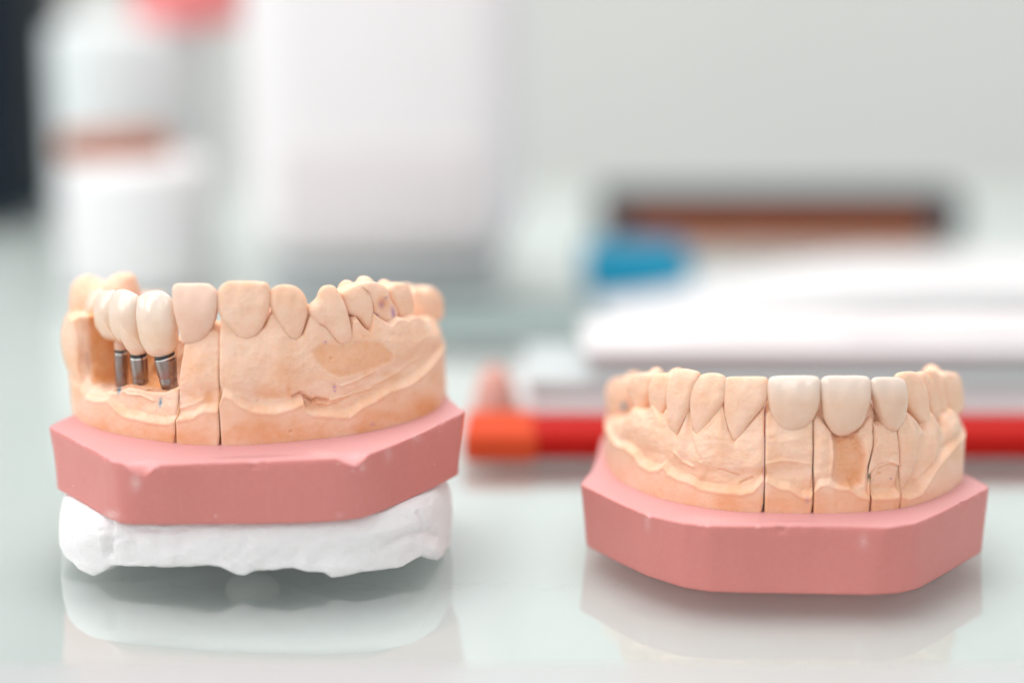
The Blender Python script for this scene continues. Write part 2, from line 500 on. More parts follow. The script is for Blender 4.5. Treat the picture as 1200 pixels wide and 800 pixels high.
def base_block(md, top_px, bot_px, rear_top, rear_bot, zt, parent, notches=(), mat=None, chalk=None):
    """tapered base plate; outlines are front outlines seen in the photo (left -> right) + hidden rear points"""
    tp = np.array([md.plane_z(x, y, zt)[:2] for x, y in top_px] + list(rear_top))
    bp = np.array([md.plane_z(x, y, 0)[:2] for x, y in bot_px] + list(rear_bot))
    n = 360
    def dense(p):
        q = []
        m = len(p)
        for k in range(m):
            a, b = p[k], p[(k + 1) % m]
            q += [a + (b - a) * t for t in np.linspace(0, 1, 12, endpoint=False)]
        return np.array(q)
    # match by angle around the centre so both rings correspond
    ctr = tp.mean(0) + np.array([0, .3])
    th = np.linspace(-math.pi, math.pi, n, endpoint=False)
    def by_angle(p):
        d = dense(p)
        a = np.arctan2(d[:, 1] - ctr[1], d[:, 0] - ctr[0]); rr = np.hypot(d[:, 1] - ctr[1], d[:, 0] - ctr[0])
        i = np.argsort(a); a, rr = a[i], rr[i]
        r = np.interp(th, a, rr, period=2 * math.pi)
        k = np.array([1, 2, 3, 2, 1.]); k /= k.sum()
        return np.convolve(np.r_[r[-2:], r, r[:2]], k, 'valid')
    rt, rb = by_angle(tp), by_angle(bp)
    dirs = np.stack([np.cos(th), np.sin(th)], 1)
    rings = []
    def ring(r, z): rings.append(np.concatenate([ctr + dirs * r[:, None], np.broadcast_to(np.asarray(z, float), (n,))[:, None]], 1))
    # notch depth by angle
    nd = np.zeros(n); bd = np.zeros(n)
    for (nx_, ny_, w_, dz_) in notches:
        P = md.plane_z(nx_, ny_, zt - dz_)
        a0 = math.atan2(P[1] - ctr[1], P[0] - ctr[0])
        r0 = np.interp(a0, th, rt)
        s_ = (th - a0) * r0
        nd = np.maximum(nd, dz_ * (.5 - .5 * np.cos(np.pi * np.clip(1 - np.abs(s_) / w_, 0, 1))) ** .8)
    cham = .018
    ring(rt * 0 + .02, zt)
    for f in (.3, .5, .7): ring(rt * f, zt)
    ring(rt * .85, zt)
    ring(rt - .30, zt - nd * .02)
    ring(rt - .16, zt - nd * .45)
    ring(rt - .07, zt - nd * .8)
    ring(rt - cham, zt - nd)
    ring(rt - .004, zt - nd - cham)
    for f in np.linspace(.06, .97, 20):
        z = (zt - nd - cham) * (1 - f)
        g = 1 - z / zt
        ring(rt * (1 - g) + rb * g, z)
    ring(rb - .004, .012)
    ring(rb - .02, 0.0)
    ring(rb * .5, 0.0); ring(rb * 0 + .02, 0.0)
    V = np.concatenate(rings)
    k = len(rings)
    # soft irregularities
    V[:, :2] += (fbm(V * 1.2 + 4, 3) * .006)[:, None] * 1.0
    ei = [q for q in range(8, 11)]
    for q in ei:
        sl = slice(q * n, (q + 1) * n); ch = np.clip(fbm(V[sl] * 5 + 60, 4, .6) - .42, 0, 1) * .035
        V[sl, :2] -= dirs * ch[:, None]; V[sl, 2] -= ch * .5
    faces = []
    for i in range(k - 1):
        for j in range(n):
            j2 = (j + 1) % n
            faces.append((i*n+j, (i+1)*n+j, (i+1)*n+j2, i*n+j2))
    faces.append(tuple(range(n))); faces.append(tuple(reversed(range((k-1)*n, k*n))))
    T = np.zeros((len(V), 4)); T[:, 3] = 1
    px, py = md.px(V)
    if chalk:
        for (cx, cy, sx, sy, a) in chalk: T[:, 0] = np.maximum(T[:, 0], gauss(px, py, cx, cy, sx, sy, a))
    return mesh_obj('base', V, faces, mat, parent, attr=T, angle=32)

def lin(uz):
    """cut line u(z) from (u,z) points"""
    a = np.array(uz); a = a[np.argsort(a[:, 1])]
    return lambda z: np.interp(z, a[:, 1], a[:, 0])
def shifted(f, d, flare=0.0, zb=0.0):
    return lambda z: f(z) + d + np.sign(d) * flare * np.clip(1 - (z - zb) / .16, 0, 1)

# ================================================================= RIGHT MODEL
YF = on_table(900, 695)[1]
MR = np.eye(4); cR = on_table(919, 640); MR[:3, 3] = [cR[0], cR[1], 0.0]
ZBR = None
def z_above(px, py0, py1):
    P = on_table(px, py0); r = ray(px, py1); t = (P[1] - CAM[1]) / r[1]; return (CAM + r * t)[2]
ZBR = z_above(900, 695.5, 616.5)
R = Model(MR, ZBR)
root_r = empty('dental_model', MR, 'peach tooth model on pink base flat on the glass, with three ivory front crowns', 'dental model', 'dental models standing on the glass table')

topR = [(679,567),(720,587),(759,603.5),(800,613),(831,616),(870,616.5),(955,616.3),(1000,617),(1040,618.5),(1076,612.5),(1106,599),(1161,570.5)]
botR = [(686,639),(720,657),(757,674.5),(800,688.5),(831,693.5),(870,695),(955,696),(1022,697),(1054,695),(1077,689.5),(1103,675),(1152,646)]
a, b = R.plane_z(679, 567, ZBR), R.plane_z(1161, 570.5, ZBR)
rt_ = [(b[0]-.25, b[1]+.9), (b[0]-.55, b[1]+3.2), (a[0]+.55, a[1]+3.2), (a[0]+.25, a[1]+.9)]
rb_ = [(x*.985, y) for x, y in rt_]
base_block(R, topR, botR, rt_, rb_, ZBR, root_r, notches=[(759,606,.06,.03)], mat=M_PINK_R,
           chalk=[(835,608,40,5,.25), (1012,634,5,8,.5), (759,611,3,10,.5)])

archR = [(718,555),(728,564),(745,573),(775,584),(810,592),(850,598),(895,600.5),(950,601.5),(1000,600.3),(1020,599),(1055,595.5),(1085,587.5),(1110,577),(1124,566),(1129,558)]
ap = [R.plane_z(x, y, ZBR)[:2] for x, y in archR]
ap = [np.array([ap[0][0]+.05, ap[0][1]+2.4]), np.array([ap[0][0]-.08, ap[0][1]+1.1])] + ap + [np.array([ap[-1][0]+.10, ap[-1][1]+1.0]), np.array([ap[-1][0]-.02, ap[-1][1]+2.4])]
R.set_arch(ap)
UR_END = R.u[-1]

gumR_px = [(722,487),(731,492),(741,476),(754,484),(763,474),(775,489),(785,470),(790,500),(797,511),(807,475),(813,503),(818,507),(832,492),(847,473),(854,503),(861,516.5),(880,495),(895,478)]
gumR1 = R.curve_uz(gumR_px, -.21)
gumR1 = np.vstack([[0, gumR1[0, 1]-.1], gumR1])
ledR_px = [(722,520),(733,524),(744,532),(750,543),(762,550),(772,549),(778,545),(783,553),(795,560),(807,563),(822,571),(845,575),(870,577),(882,574),(893,562),
           (899,562),(912,570),(925,572),(940,581),(949,582),(955,573),(962,567),(972,566),(980,570),(997,572),(1007,580),(1017,583),(1030,583),(1050,582),(1056,579),(1065,583),(1080,577),(1090,562),(1097,549),(1108,535),(1120,520)]
ledR = R.curve_uz(ledR_px, -.02)

def featR(px, py, Z, ZL, HH, U):
    ab = smooth(0, .12, Z - ZL); d = 0 * px
    # root eminences and hollows between
    for cx, w, a in ((731,8,.03),(754,8,.03),(775,8,.03),(797,9,.05),(820,11,.045),(861,17,.05)):
        d += gauss(px, py, cx, 520, w, 30, a) * ab
    for cx, cy, sx, sy, a, r in ((808,500,5,30,-.035,5),(843,500,7,22,.02,0),(760,533,14,14,-.07,0),(795,545,10,9,-.05,0),
            (833,552,18,7,-.03,10),(868,558,18,7,-.045,-5),(883,545,12,10,.03,-20),(820,560,5,14,.03,20),(737,510,7,10,-.03,0),(745,500,5,8,.03,0),
            # die 1
            (925,552,22,8,-.045,0),(925,520,24,14,.02,0),
            # die 2: raised strip at left, deep orange hollow
            (964,520,7,38,.03,3),
            # die 3 cut facet
            
            # right block
            (1073,560,11,22,-.06,15),(1067,520,6,34,.04,4),(1090,530,6,28,.05,10),(1106,520,7,20,-.05,0),(1118,505,6,16,.04,0)):
        d += gauss(px, py, cx, cy, sx, sy, a, r) * ab
    # creases
    for pts, w, a in (([(808,480),(806,500),(812,520),(822,538)],2.0,-.03),([(845,476),(850,500),(862,520)],2.0,-.015),([(846,478),(835,497),(822,509)],2,-.012),
                      ([(843,550),(865,558)],1.5,-.03),([(868,566),(882,560)],1.6,-.04),([(792,530),(800,540),(812,546)],2,.03),
                      ([(898,543),(915,539),(935,541),(950,543)],2.0,.018),([(974,506),(976,530),(974,565)],2.2,.03),
                      ([(1020,566),(1030,548),(1045,541),(1056,545)],1.6,.03),([(1062,486),(1073,520),(1068,560)],2.0,.02),([(1078,562),(1090,545),(1096,520)],2,.03)):
        dd = seg_dist(px, py, pts); d += a * np.exp(-(dd / w) ** 2) * ab
    d += -.14 * poly_mask(px, py, HOLLOW, 5.0) * (px > 953) * ab - .05 * poly_mask(px, py, FAC3, 2.5) * ab
    d += -.045 * poly_mask(px, py, FAC5, 3.5) * ab
    # rough grainy hollow of die 2
    m = gauss(px, py, 1000, 515, 26, 14, 1)
    P = np.stack([px * .16, py * .16, 0 * px], -1); d += m * fbm(P, 3, .6) * .03
    d += fbm(np.stack([px * .05, py * .11, 0 * px + 3], -1), 3, .5) * .008 * ab
    return d
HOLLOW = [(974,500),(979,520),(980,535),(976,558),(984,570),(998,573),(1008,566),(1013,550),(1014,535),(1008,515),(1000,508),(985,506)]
FAC3 = [(1020,556),(1030,545),(1042,541),(1055,547),(1053,562),(1051,576),(1022,579),(1019,568)]
FAC5 = [(1074,520),(1078,540),(1070,562),(1058,574),(1070,580),(1082,570),(1092,548),(1090,525),(1082,508)]
def tintR(px, py):
    ms = []
    def g(*a): return gauss(px, py, *a)
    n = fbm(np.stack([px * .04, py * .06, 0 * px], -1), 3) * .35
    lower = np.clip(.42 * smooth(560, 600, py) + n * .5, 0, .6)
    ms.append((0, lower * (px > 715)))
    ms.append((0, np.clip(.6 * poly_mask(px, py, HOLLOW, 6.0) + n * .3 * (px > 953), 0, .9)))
    ms.append((0, np.clip(g(1066, 566, 10, 8, .25), 0, 1)))
    ms.append((1, g(731.5, 476, 3.8, 5.4, 1.0, 10)))
    ms.append((2, g(1044, 560.5, 1.3, 1.3, .9))); ms.append((0, g(1030, 554, 2.4, 1.2, 1.0, -20)))
    ms.append((2, g(946, 586, 2.2, 5, .35)))
    return ms

def cutR(pts): return lin([R.hit(x, y, -.1) for x, y in pts])
c1 = cutR([(896.5,470),(896,520),(895.5,560),(895,601)])
c2 = cutR([(954.5,480),(953.5,520),(952.5,560),(951.5,601)])
c3 = cutR([(1027.5,495),(1027,502),(1025,522),(1018,545),(1016,560),(1016.5,572),(1018,584),(1017,600)])
c4 = cutR([(1056.5,490),(1056,522),(1055,550),(1052.5,566),(1052,582),(1050,598)])
g_ = .012
full = lambda v_: (lambda z: np.full(np.shape(z), v_))
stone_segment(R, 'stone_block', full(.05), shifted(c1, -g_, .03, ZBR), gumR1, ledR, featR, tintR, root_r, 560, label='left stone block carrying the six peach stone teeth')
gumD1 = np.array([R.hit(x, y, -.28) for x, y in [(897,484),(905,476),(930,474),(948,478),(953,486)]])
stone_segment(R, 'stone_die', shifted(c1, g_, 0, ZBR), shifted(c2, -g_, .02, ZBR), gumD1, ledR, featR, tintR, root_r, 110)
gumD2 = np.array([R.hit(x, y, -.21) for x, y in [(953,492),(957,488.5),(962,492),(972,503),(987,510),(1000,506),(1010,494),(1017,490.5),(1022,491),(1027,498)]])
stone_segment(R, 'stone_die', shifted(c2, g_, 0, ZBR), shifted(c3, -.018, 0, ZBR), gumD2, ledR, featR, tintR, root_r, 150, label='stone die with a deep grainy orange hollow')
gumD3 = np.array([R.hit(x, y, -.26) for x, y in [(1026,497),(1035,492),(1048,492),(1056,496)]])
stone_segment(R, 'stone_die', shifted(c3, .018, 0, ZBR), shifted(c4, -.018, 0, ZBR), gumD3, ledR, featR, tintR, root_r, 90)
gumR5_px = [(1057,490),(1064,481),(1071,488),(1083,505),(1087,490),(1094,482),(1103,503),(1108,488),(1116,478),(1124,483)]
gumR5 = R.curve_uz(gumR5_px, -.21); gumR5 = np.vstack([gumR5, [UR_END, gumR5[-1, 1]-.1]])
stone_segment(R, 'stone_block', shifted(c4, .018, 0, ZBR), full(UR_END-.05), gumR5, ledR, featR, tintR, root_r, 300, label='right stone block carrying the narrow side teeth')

def blueR(px, py): return [(1, gauss(px, py, 731.5, 476, 3.8, 5.4, 1.0, 10))]
teethR = [
 ([(712,470),(713,452),(718,444),(727,442),(735,446),(739,458),(738,480),(731,495),(719,490)], dict(inset=.42, back=.55, lobes=[(0,-.3,-.35,.2,.35,.25)], tints=blueR)),
 ([(736,446),(744,438),(755,437),(764,441),(765,455),(761,472),(754,486),(745,474),(738,458)], dict(inset=.40, back=.5, lobes=[(0,-.3,-.35,.18,.33,.22)])),
 ([(765,444),(772,437.5),(780,438),(788,440),(790,450),(786,470),(777,488),(768,482),(763,465)], dict(inset=.38, back=.45, lobes=[(0,-.3,-.35,.18,.33,.22)])),
 ([(788,440),(797,432),(810,433),(819,437),(817,450),(811,472),(804,492),(796,510),(788,506),(785,480),(785,455)], dict(inset=.28, front=.16)),
 ([(815,445),(825,438),(840,437),(849,442),(851,455),(848,472),(833,494),(822,506),(815,503),(811,485),(811,460)], dict(inset=.275, front=.135)),
 ([(851,445),(855,441.5),(875,441),(895,441.5),(899.5,447),(900,460),(896,473),(880,493),(862,516),(856,506),(850,485),(849,460)], dict(inset=.275, front=.125)),
 ([(1050,440),(1060,435),(1075,437),(1081,450),(1084,470),(1086,500),(1080,498),(1066,484),(1056,470),(1050,455)], dict(inset=.36, front=.16, maxang=35)),
 ([(1078,438),(1084,436),(1090,445),(1095,462),(1099,484),(1094,488),(1086,480),(1080,460)], dict(inset=.38, maxang=40, back=.45)),
 ([(1086,436),(1092,433),(1099,438),(1103,460),(1108,492),(1104,502),(1096,485),(1089,460)], dict(inset=.40, maxang=45, back=.45)),
 ([(1099,440),(1106,437),(1113,436),(1121,438),(1125,455),(1125,478),(1117,484),(1107,482),(1102,462)], dict(inset=.42, maxang=48, back=.5, lobes=[(0,-.3,-.35,.18,.33,.22)])),
]
for ol, kw in teethR:
    mx_ = sum(a_ for a_, _ in ol) / len(ol); ol = [(mx_ + (a_ - mx_) * 1.035, b_) for a_, b_ in ol]
    pillow(R, 'stone_tooth', ol, M_STONE, root_r, stretch=.05, **kw)
zt_ = R.hit(930, 441, -.2)[1]
M_CROWN = make_ceramic('ivory_zirconia', (.77, .52, .37, 1), (.78, .66, .57, 1), zt_-.42, zt_-.02)
crR = [
 [(900,458),(901,446),(907,441),(930,440),(953,440.5),(960,445),(961,460),(959.5,475),(952,492),(940,504),(927,507),(915,502),(905,487),(901,472)],
 [(962,455),(963,445),(970,440.5),(990,440),(1012,440.5),(1019,445),(1020.5,462),(1017,480),(1010,497),(1000,506),(987,511),(976,507),(966,490),(963,472)],
 [(1021,455),(1022,446),(1027,442),(1042,441.5),(1056,443),(1061,450),(1062,470),(1059,490),(1052,502),(1046,506),(1037,500),(1030,484),(1024,466)]]
for k, ol in enumerate(crR):
    mx_ = sum(a_ for a_, _ in ol) / len(ol); ol = [(mx_ + (a_ - mx_) * 1.03, b_) for a_, b_ in ol]
    pillow(R, 'crown', ol, M_CROWN, root_r, inset=.20, front=.15, back=.32, p=3.2, q=.55, noise_a=.003,
           label=['widest ivory crown, at the left of the three', 'middle ivory crown over the hollowed die', 'narrow ivory crown at the right of the three'][k])
# connector stone stumps behind the crowns
for ol in ([(902,462),(930,458),(953,462),(955,494),(930,500),(898,494)], [(962,462),(990,458),(1016,462),(1023,496),(990,504),(955,496)], [(1027,462),(1042,458),(1054,462),(1058,495),(1042,502),(1026,495)]):
    pillow(R, 'stump', ol, M_STONE, root_r, inset=.48, front=.14, back=.2, p=6)

# ================================================================= LEFT MODEL (raised on plaster, tilted)
roll, pit = math.radians(-1.6), math.radians(2.2)
ph = ray(300, 614); tt = (YF + .05) / ph[1]; PL = CAM + ph * tt
Ml = Matrix.Translation(Vector(PL)) @ Matrix.Rotation(roll, 4, 'Y') @ Matrix.Rotation(pit, 4, 'X')
ML = np.array(Ml)
L0 = Model(ML, 1.0)
# base height from the front face (614 -> 541)
r_ = L0.r(300, 541.5); t_ = (0 - L0.o[1]) / r_[1]; ZBL = (L0.o + r_ * t_)[2]
L = Model(ML, ZBL)
root_l = empty('dental_model', ML, 'peach tooth model on pink base raised on white plaster, ivory crowns on metal implants', 'dental model', 'dental models standing on the glass table')
topL = [(55,500),(100,523.5),(132,540.5),(150,544.5),(190,545),(240,543),(300,541),(350,539),(390,537.5),(412,537),(436,531),(465,520),(500,505),(546,482)]
botL = [(65,572),(100,591),(128,608),(143,614),(190,615),(240,614.5),(300,614),(350,613),(390,611),(425,607),(450,598),(500,575.5),(538,556)]
a, b = L.plane_z(55, 500, ZBL), L.plane_z(546, 482, ZBL)
rt_ = [(b[0]-.3, b[1]+.8), (b[0]-.6, b[1]+2.9), (a[0]+.6, a[1]+3.2), (a[0]+.35, a[1]+.9)]
rb_ = [(x*.985, y) for x, y in rt_]
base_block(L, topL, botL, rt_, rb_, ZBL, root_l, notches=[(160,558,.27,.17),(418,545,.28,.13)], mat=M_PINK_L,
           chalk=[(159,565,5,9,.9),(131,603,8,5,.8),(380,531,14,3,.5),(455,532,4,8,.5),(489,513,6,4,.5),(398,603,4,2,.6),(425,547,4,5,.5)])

archL = [(84,478),(89,487),(99,496),(125,505.5),(160,512.5),(208,519.5),(262,522),(310,520),(350,516.5),(400,511),(430,506),(460,499),(490,490),(512,479),(519,470)]
ap = [L.plane_z(x, y, ZBL)[:2] for x, y in archL]
ap = [np.array([ap[0][0]+.25, ap[0][1]+2.3]), np.array([ap[0][0]-.05, ap[0][1]+1.1])] + ap + [np.array([ap[-1][0]+.02, ap[-1][1]+1.0]), np.array([ap[-1][0]-.2, ap[-1][1]+2.2])]
L.set_arch(ap)
UL_END = L.u[-1]

def cutL(pts): return lin([L.hit(x, y, -.1) for x, y in pts])
k1 = cutL([(213,395),(211,410),(209,440),(208.5,470),(208.8,495),(209.5,520)])
k2 = cutL([(256,365),(256,400),(256.5,440),(257.5,475),(259,500),(260.5,522)])

ledL_px = [(76,440),(90,450),(104,456),(112,460),(126,466),(137,479),(149,487),(163,489.5),(177,493),(197,495.5),(207,493),(211,491),(228,488),(234,483),(240,480),(255,481),
           (262,462),(272,466),(280,473),(297,481),(323,483),(346,476),(356,471),(359,481),(366,484.5),(384,486),(410,487),(424,476),(441,467.5),(456,457.5),(479,450),(499,435),(512,418),(521,404)]
ledL = L.curve_uz(ledL_px, -.02)

# --- left block: rim of the cavity, rising to the far left
rim_px = [(78,372),(84,366),(90,372),(94,395),(97,425),(101,445),(108,456),(120,459.5),(142,457),(149,453),(163,456),(180,459),(192,459),(208,453)]
rim = L.curve_uz(rim_px, -.12); z_hi = rim[0, 1]
rim = np.vstack([[0, z_hi], rim])
uA = L.hit(84, 400, -.12)[0]; uB = L.hit(101, 447, -.12)[0]; uC = L.hit(208, 455, -.12)[0]
zl_px = L.hit(150, 405, -.9)
def lingL(u0, h):
    k = smooth(uA, uB + 1.15, u0)                 # 0 = full-height wall (left), 1 = open cavity
    zi = L.hit(208, 397, -.9)[1] + 0 * u0
    zi = np.where(k < 1, h * (1 - k) + zi * k, zi)
    o = []
    for n0, zc, n1, z1 in ((-.15, .012, -.15, .015), (-.20, .0, -.28, .02), (-.27, -.03, -.40, .02), (-.40, -.06, -.5, .0), (-.65, -.03, -.6, -.02), (-.80, .05, -.75, -.05)):
        o.append((n0 * k + n1 * (1 - k), h + zc * k + z1 * (1 - k)))
    o.append((-.88 + 0 * u0, h * (1-k) + k * (h * .45 + zi * .55)))
    o.append((-.96 + 0 * u0, zi - .04)); o.append((-1.05 + 0 * u0, zi)); o.append((-1.18 + 0 * u0, zi - .06)); o.append((-1.25 + 0 * u0, zi - .35))
    return o
def featL(px, py, Z, ZL, HH, U):
    ab = smooth(0, .12, Z - ZL); d = 0 * px
    for cx, cy, sx, sy, a, r in (
            # left block
            (150,468,16,7,-.05,10),(180,473,22,9,-.05,0),(115,470,9,9,.03,30),(90,445,7,22,.05,-10),(82,398,16,46,.17,0),(88,410,5,26,-.04,-5),(103,438,5,8,-.03,0),
            # die
            (232,430,10,36,.03,0),(222,462,14,9,-.02,0),(246,462,9,8,-.03,0),
            # main block eminences and hollows
            (286,430,26,34,.035,0),(340,425,18,26,.04,0),(402,425,14,24,.04,0),(315,415,10,26,-.02,0),(370,400,10,16,-.02,0),
            (300,466,24,8,-.05,8),(330,468,20,8,-.05,-5),(365,473,12,8,-.10,10),(380,478,16,5,-.03,0),(405,462,30,10,-.02,-10),(440,445,26,9,-.04,-25),(480,425,20,10,-.05,-30),
            (433,412,12,22,.03,0),(457,402,10,20,.03,0),(480,400,16,20,.02,0),(512,395,8,14,.05,0)):
        d += gauss(px, py, cx, cy, sx, sy, a, r) * ab
    for pts, w, a in (([(142,457),(150,462),(165,463),(178,470)],1.6,.03),([(178,462),(182,480)],1.5,.015),([(344,465),(352,461),(360,468),(366,472),(372,468),(384,470)],2.2,-.09),
                      ([(357,471),(361,480),(370,482)],2.0,-.05),([(372,474),(390,468),(410,463),(435,455)],1.4,.022),([(376,478),(395,474),(415,462)],1.3,-.02),
                      ([(400,452),(420,445),(436,436)],1.5,.02),([(430,455),(452,444),(470,434),(490,420)],2.0,.022),
                      ([(278,462),(290,468),(310,471),(335,470)],2,.012),([(211,478),(225,474),(238,468)],2,.015)):
        dd = seg_dist(px, py, pts); d += a * np.exp(-(dd / w) ** 2) * ab
    # ground flat facet under the canine
    fm = poly_mask(px, py, FACET, 3.0)
    d += fm * (-.018)
    d += fbm(np.stack([px * .05, py * .11, 0 * px + 7], -1), 3, .5) * .006 * ab * (1 - fm)
    # air bubbles
    for cx, cy in ((340.5,505.5),(388,420),(303,470),(392,452)):
        d += gauss(px, py, cx, cy, 1.6, 1.6, -.03)
    return d
FACET = [(366,411),(381,401),(402,404.5),(421,399.5),(446,400.5),(460,414),(457,424),(437.5,432),(418,437),(400,442.5),(385.5,437),(371,424)]
def tintL(px, py):
    ms = []
    g = lambda *a: gauss(px, py, *a)
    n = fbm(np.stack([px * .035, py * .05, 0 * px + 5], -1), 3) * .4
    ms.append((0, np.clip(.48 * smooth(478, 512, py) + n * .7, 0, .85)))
    ms.append((0, .5 * poly_mask(px, py, FACET, 3.0)))
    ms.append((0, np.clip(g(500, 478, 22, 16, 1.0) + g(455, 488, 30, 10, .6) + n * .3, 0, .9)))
    ms.append((0, np.clip(g(245, 466, 7, 9, .75) + g(335, 430, 16, 18, .4) + g(338, 456, 3, 7, .5) + g(428, 436, 4, 6, .5) + g(366, 472, 18, 7, .45), 0, .9)))
    ms.append((0, np.clip(poly_mask(px, py, [(103,360),(212,385),(212,455),(190,457),(150,450),(108,448)], 4.0) * (px < 207.5), 0, 1)))  # orange stain plus painted shade and glow inside the implant cavity
    ms.append((1, g(139.7, 456, 2.0, 5.5, 1.0, 12))); ms.append((1, g(188, 471.5, 1.8, 5.4, .95, 8)))
    ms.append((1, g(95.5, 421, 1.8, 2.6, .5)))
    ms.append((2, g(392, 453.5, 2.2, 1.8, .8))); ms.append((2, g(392.3, 458, 1.5, 1.5, .8))); ms.append((2, g(381.5, 400.5, 1.6, 1.2, .8)))
    ms.append((2, g(437, 497, 2.5, 2, .4)))
    return ms
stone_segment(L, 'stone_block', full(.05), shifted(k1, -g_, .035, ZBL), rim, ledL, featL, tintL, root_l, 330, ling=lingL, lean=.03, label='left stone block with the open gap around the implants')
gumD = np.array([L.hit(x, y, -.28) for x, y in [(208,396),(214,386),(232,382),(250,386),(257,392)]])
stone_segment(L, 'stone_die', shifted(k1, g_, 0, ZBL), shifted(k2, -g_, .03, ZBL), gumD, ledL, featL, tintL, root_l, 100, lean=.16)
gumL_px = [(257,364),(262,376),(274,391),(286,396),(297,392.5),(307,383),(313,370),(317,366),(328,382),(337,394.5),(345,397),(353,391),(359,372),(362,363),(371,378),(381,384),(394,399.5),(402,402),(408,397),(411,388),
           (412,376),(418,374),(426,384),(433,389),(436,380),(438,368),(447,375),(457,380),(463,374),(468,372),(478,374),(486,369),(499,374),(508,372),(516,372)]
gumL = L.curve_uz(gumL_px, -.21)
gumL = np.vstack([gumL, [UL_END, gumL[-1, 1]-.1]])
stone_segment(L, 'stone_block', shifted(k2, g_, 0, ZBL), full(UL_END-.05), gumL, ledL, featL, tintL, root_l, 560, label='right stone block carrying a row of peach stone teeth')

def purp(px, py):
    g = lambda *a: gauss(px, py, *a)
    return [(2, np.clip(g(461, 367, 2.5, 8, .8, -10) + g(441, 369, 3, 2, .7) + g(452, 349, 3, 1.5, .6, -40), 0, .9)), (0, g(448, 355, 6, 7, 1.0)), (2, .6 * g(447, 357, 3, 4, 1.0))]
teethL = [
 ([(255,345),(259,336),(266,330.5),(276,329),(308,330),(314,334),(316,341),(315,361),(307,382),(297,391.5),(286,395),(275,390),(264,378),(257,366),(255,354)], dict(inset=.275, front=.125)),
 ([(316.5,343),(322,336),(334,333),(347,336),(356,345),(360,358),(359,370),(353,389),(345,395),(337,393),(328,380),(319,365),(316,352)], dict(inset=.275, front=.125)),
 ([(362,360),(371,349),(374,341),(379,335),(389,334),(395,339),(401,350),(406,365.5),(410.5,385),(410,396),(402,401),(394,398),(381,383),(371,377),(363,368)], dict(inset=.28, front=.16)),
 ([(399,343),(410,337),(420,332.5),(427,338),(433,348),(435.5,365),(436.5,381),(433,387),(426,382),(418,372),(409,367),(404,362),(401,350)], dict(inset=.38, back=.5, lobes=[(.02,-.32,-.38,.2,.32,.22)])),
 ([(421,334),(432,330),(444,331.5),(452,338),(456,352),(463,363),(463,374),(457,378.5),(447,374),(438,368),(433,354),(429,342)], dict(inset=.40, back=.5, lobes=[(.02,-.32,-.38,.2,.32,.22)], tints=purp)),
 ([(454,339),(463,332.5),(475,332),(480,341),(482,358),(480,372),(468,374),(460,364),(456,352)], dict(inset=.45, back=.5, lobes=[(.02,-.32,-.38,.2,.32,.22)])),
 ([(481,344),(488,338.5),(495,341),(503,335.5),(511,340),(517,352),(516,370),(500,376),(486,370),(480,356)], dict(inset=.55, back=.55, lobes=[(-.1,-.3,-.4,.25,.32,.3)])),
]
for ol, kw in teethL:
    mx_ = sum(a_ for a_, _ in ol) / len(ol); ol = [(mx_ + (a_ - mx_) * 1.03, b_) for a_, b_ in ol]
    pillow(L, 'stone_tooth', ol, M_STONE, root_l, stretch=.05, **kw)
# far-left molar behind the crowns
pillow(L, 'stone_tooth', [(85,365),(85,338),(90,327),(101,322),(109,327),(116,329),(125,328),(134,322),(145,319),(156,322),(160,332),(162,348),(158,372),(130,385),(95,380)], M_STONE, root_l,
       y=L.cp(L.hit(84, 400, -.12)[0])[1] + .5, u=uA, maxang=20, front=.35, back=.5, p=3, label='peach stone molar behind the implant crowns')

# die crown (pinkish temporary)
zt2 = L.hit(225, 333, -.2)[1]
M_TEMP = make_ceramic('pinkish_resin', (.77, .495, .365, 1), (.84, .59, .465, 1), zt2-.6, zt2-.1, rough=.42, coat=.1, spec=.35)
pillow(L, 'crown', [(201.8,345),(202,337),(206,332.4),(217,331.7),(241,332),(248,335),(254,342),(254.5,358),(250.5,379),(241,395),(231,402),(215,402),(210.6,389),(205,368),(202.4,352)],
       M_TEMP, root_l, inset=.23, front=.12, back=.34, p=3.4, q=.55, noise_a=.004, label='pinkish crown on the narrow die in the middle')
# implant crowns, front to back
zt3 = L.hit(180, 342, -.3)[1]
M_CR_L = make_ceramic('ivory_porcelain', (.77, .53, .365, 1), (.76, .66, .57, 1), zt3-.7, zt3-.05)
cK = [
 ([(162.4,348),(161,358),(161,372),(164,392),(168.6,406),(177,417),(187,419.5),(197,416),(202.5,409),(204,393),(205.5,381.5),(203.5,365),(199.5,350),(190.6,341.6),(181,340),(170,342.3)], .30, 0.0, 'front ivory implant crown, largest of the bridge'),
 ([(129.6,356),(134,342),(142.5,338.6),(153.5,342),(162,350),(164,372),(166,392),(171,409),(163,416.5),(155,414.5),(148,404),(142,402),(135.6,395),(131,383),(129.4,369)], .36, .25, 'second ivory implant crown with a pinkish neck'),
 ([(114.5,352),(119,341.6),(127,339.6),(135,342),(140,360),(140,385),(146,402),(137,400),(126,398),(119,390),(114.3,381),(113.2,365)], .42, .5, 'third ivory implant crown'),
 ([(103.2,356),(106,343),(111,339.6),(119,340),(124,355),(124,380),(126,396),(119,392),(111,387),(105.4,376),(102.6,365)], .48, .75, 'fourth ivory implant crown, farthest back'),
]
kus = []
for ol, ins, dy, lb in cK:
    cx = sum(p_[0] for p_ in ol)/len(ol)
    u_, _ = L.hit(cx, 410, -ins); X_, Y_ = L.cp(u_, -ins)
    kus.append(Y_)
    pillow(L, 'crown', ol, M_CR_L, root_l, inset=ins, front=.20, back=.33, p=2.4, q=.6, noise_a=.003, maxang=38, u=u_, y=Y_, label=lb)

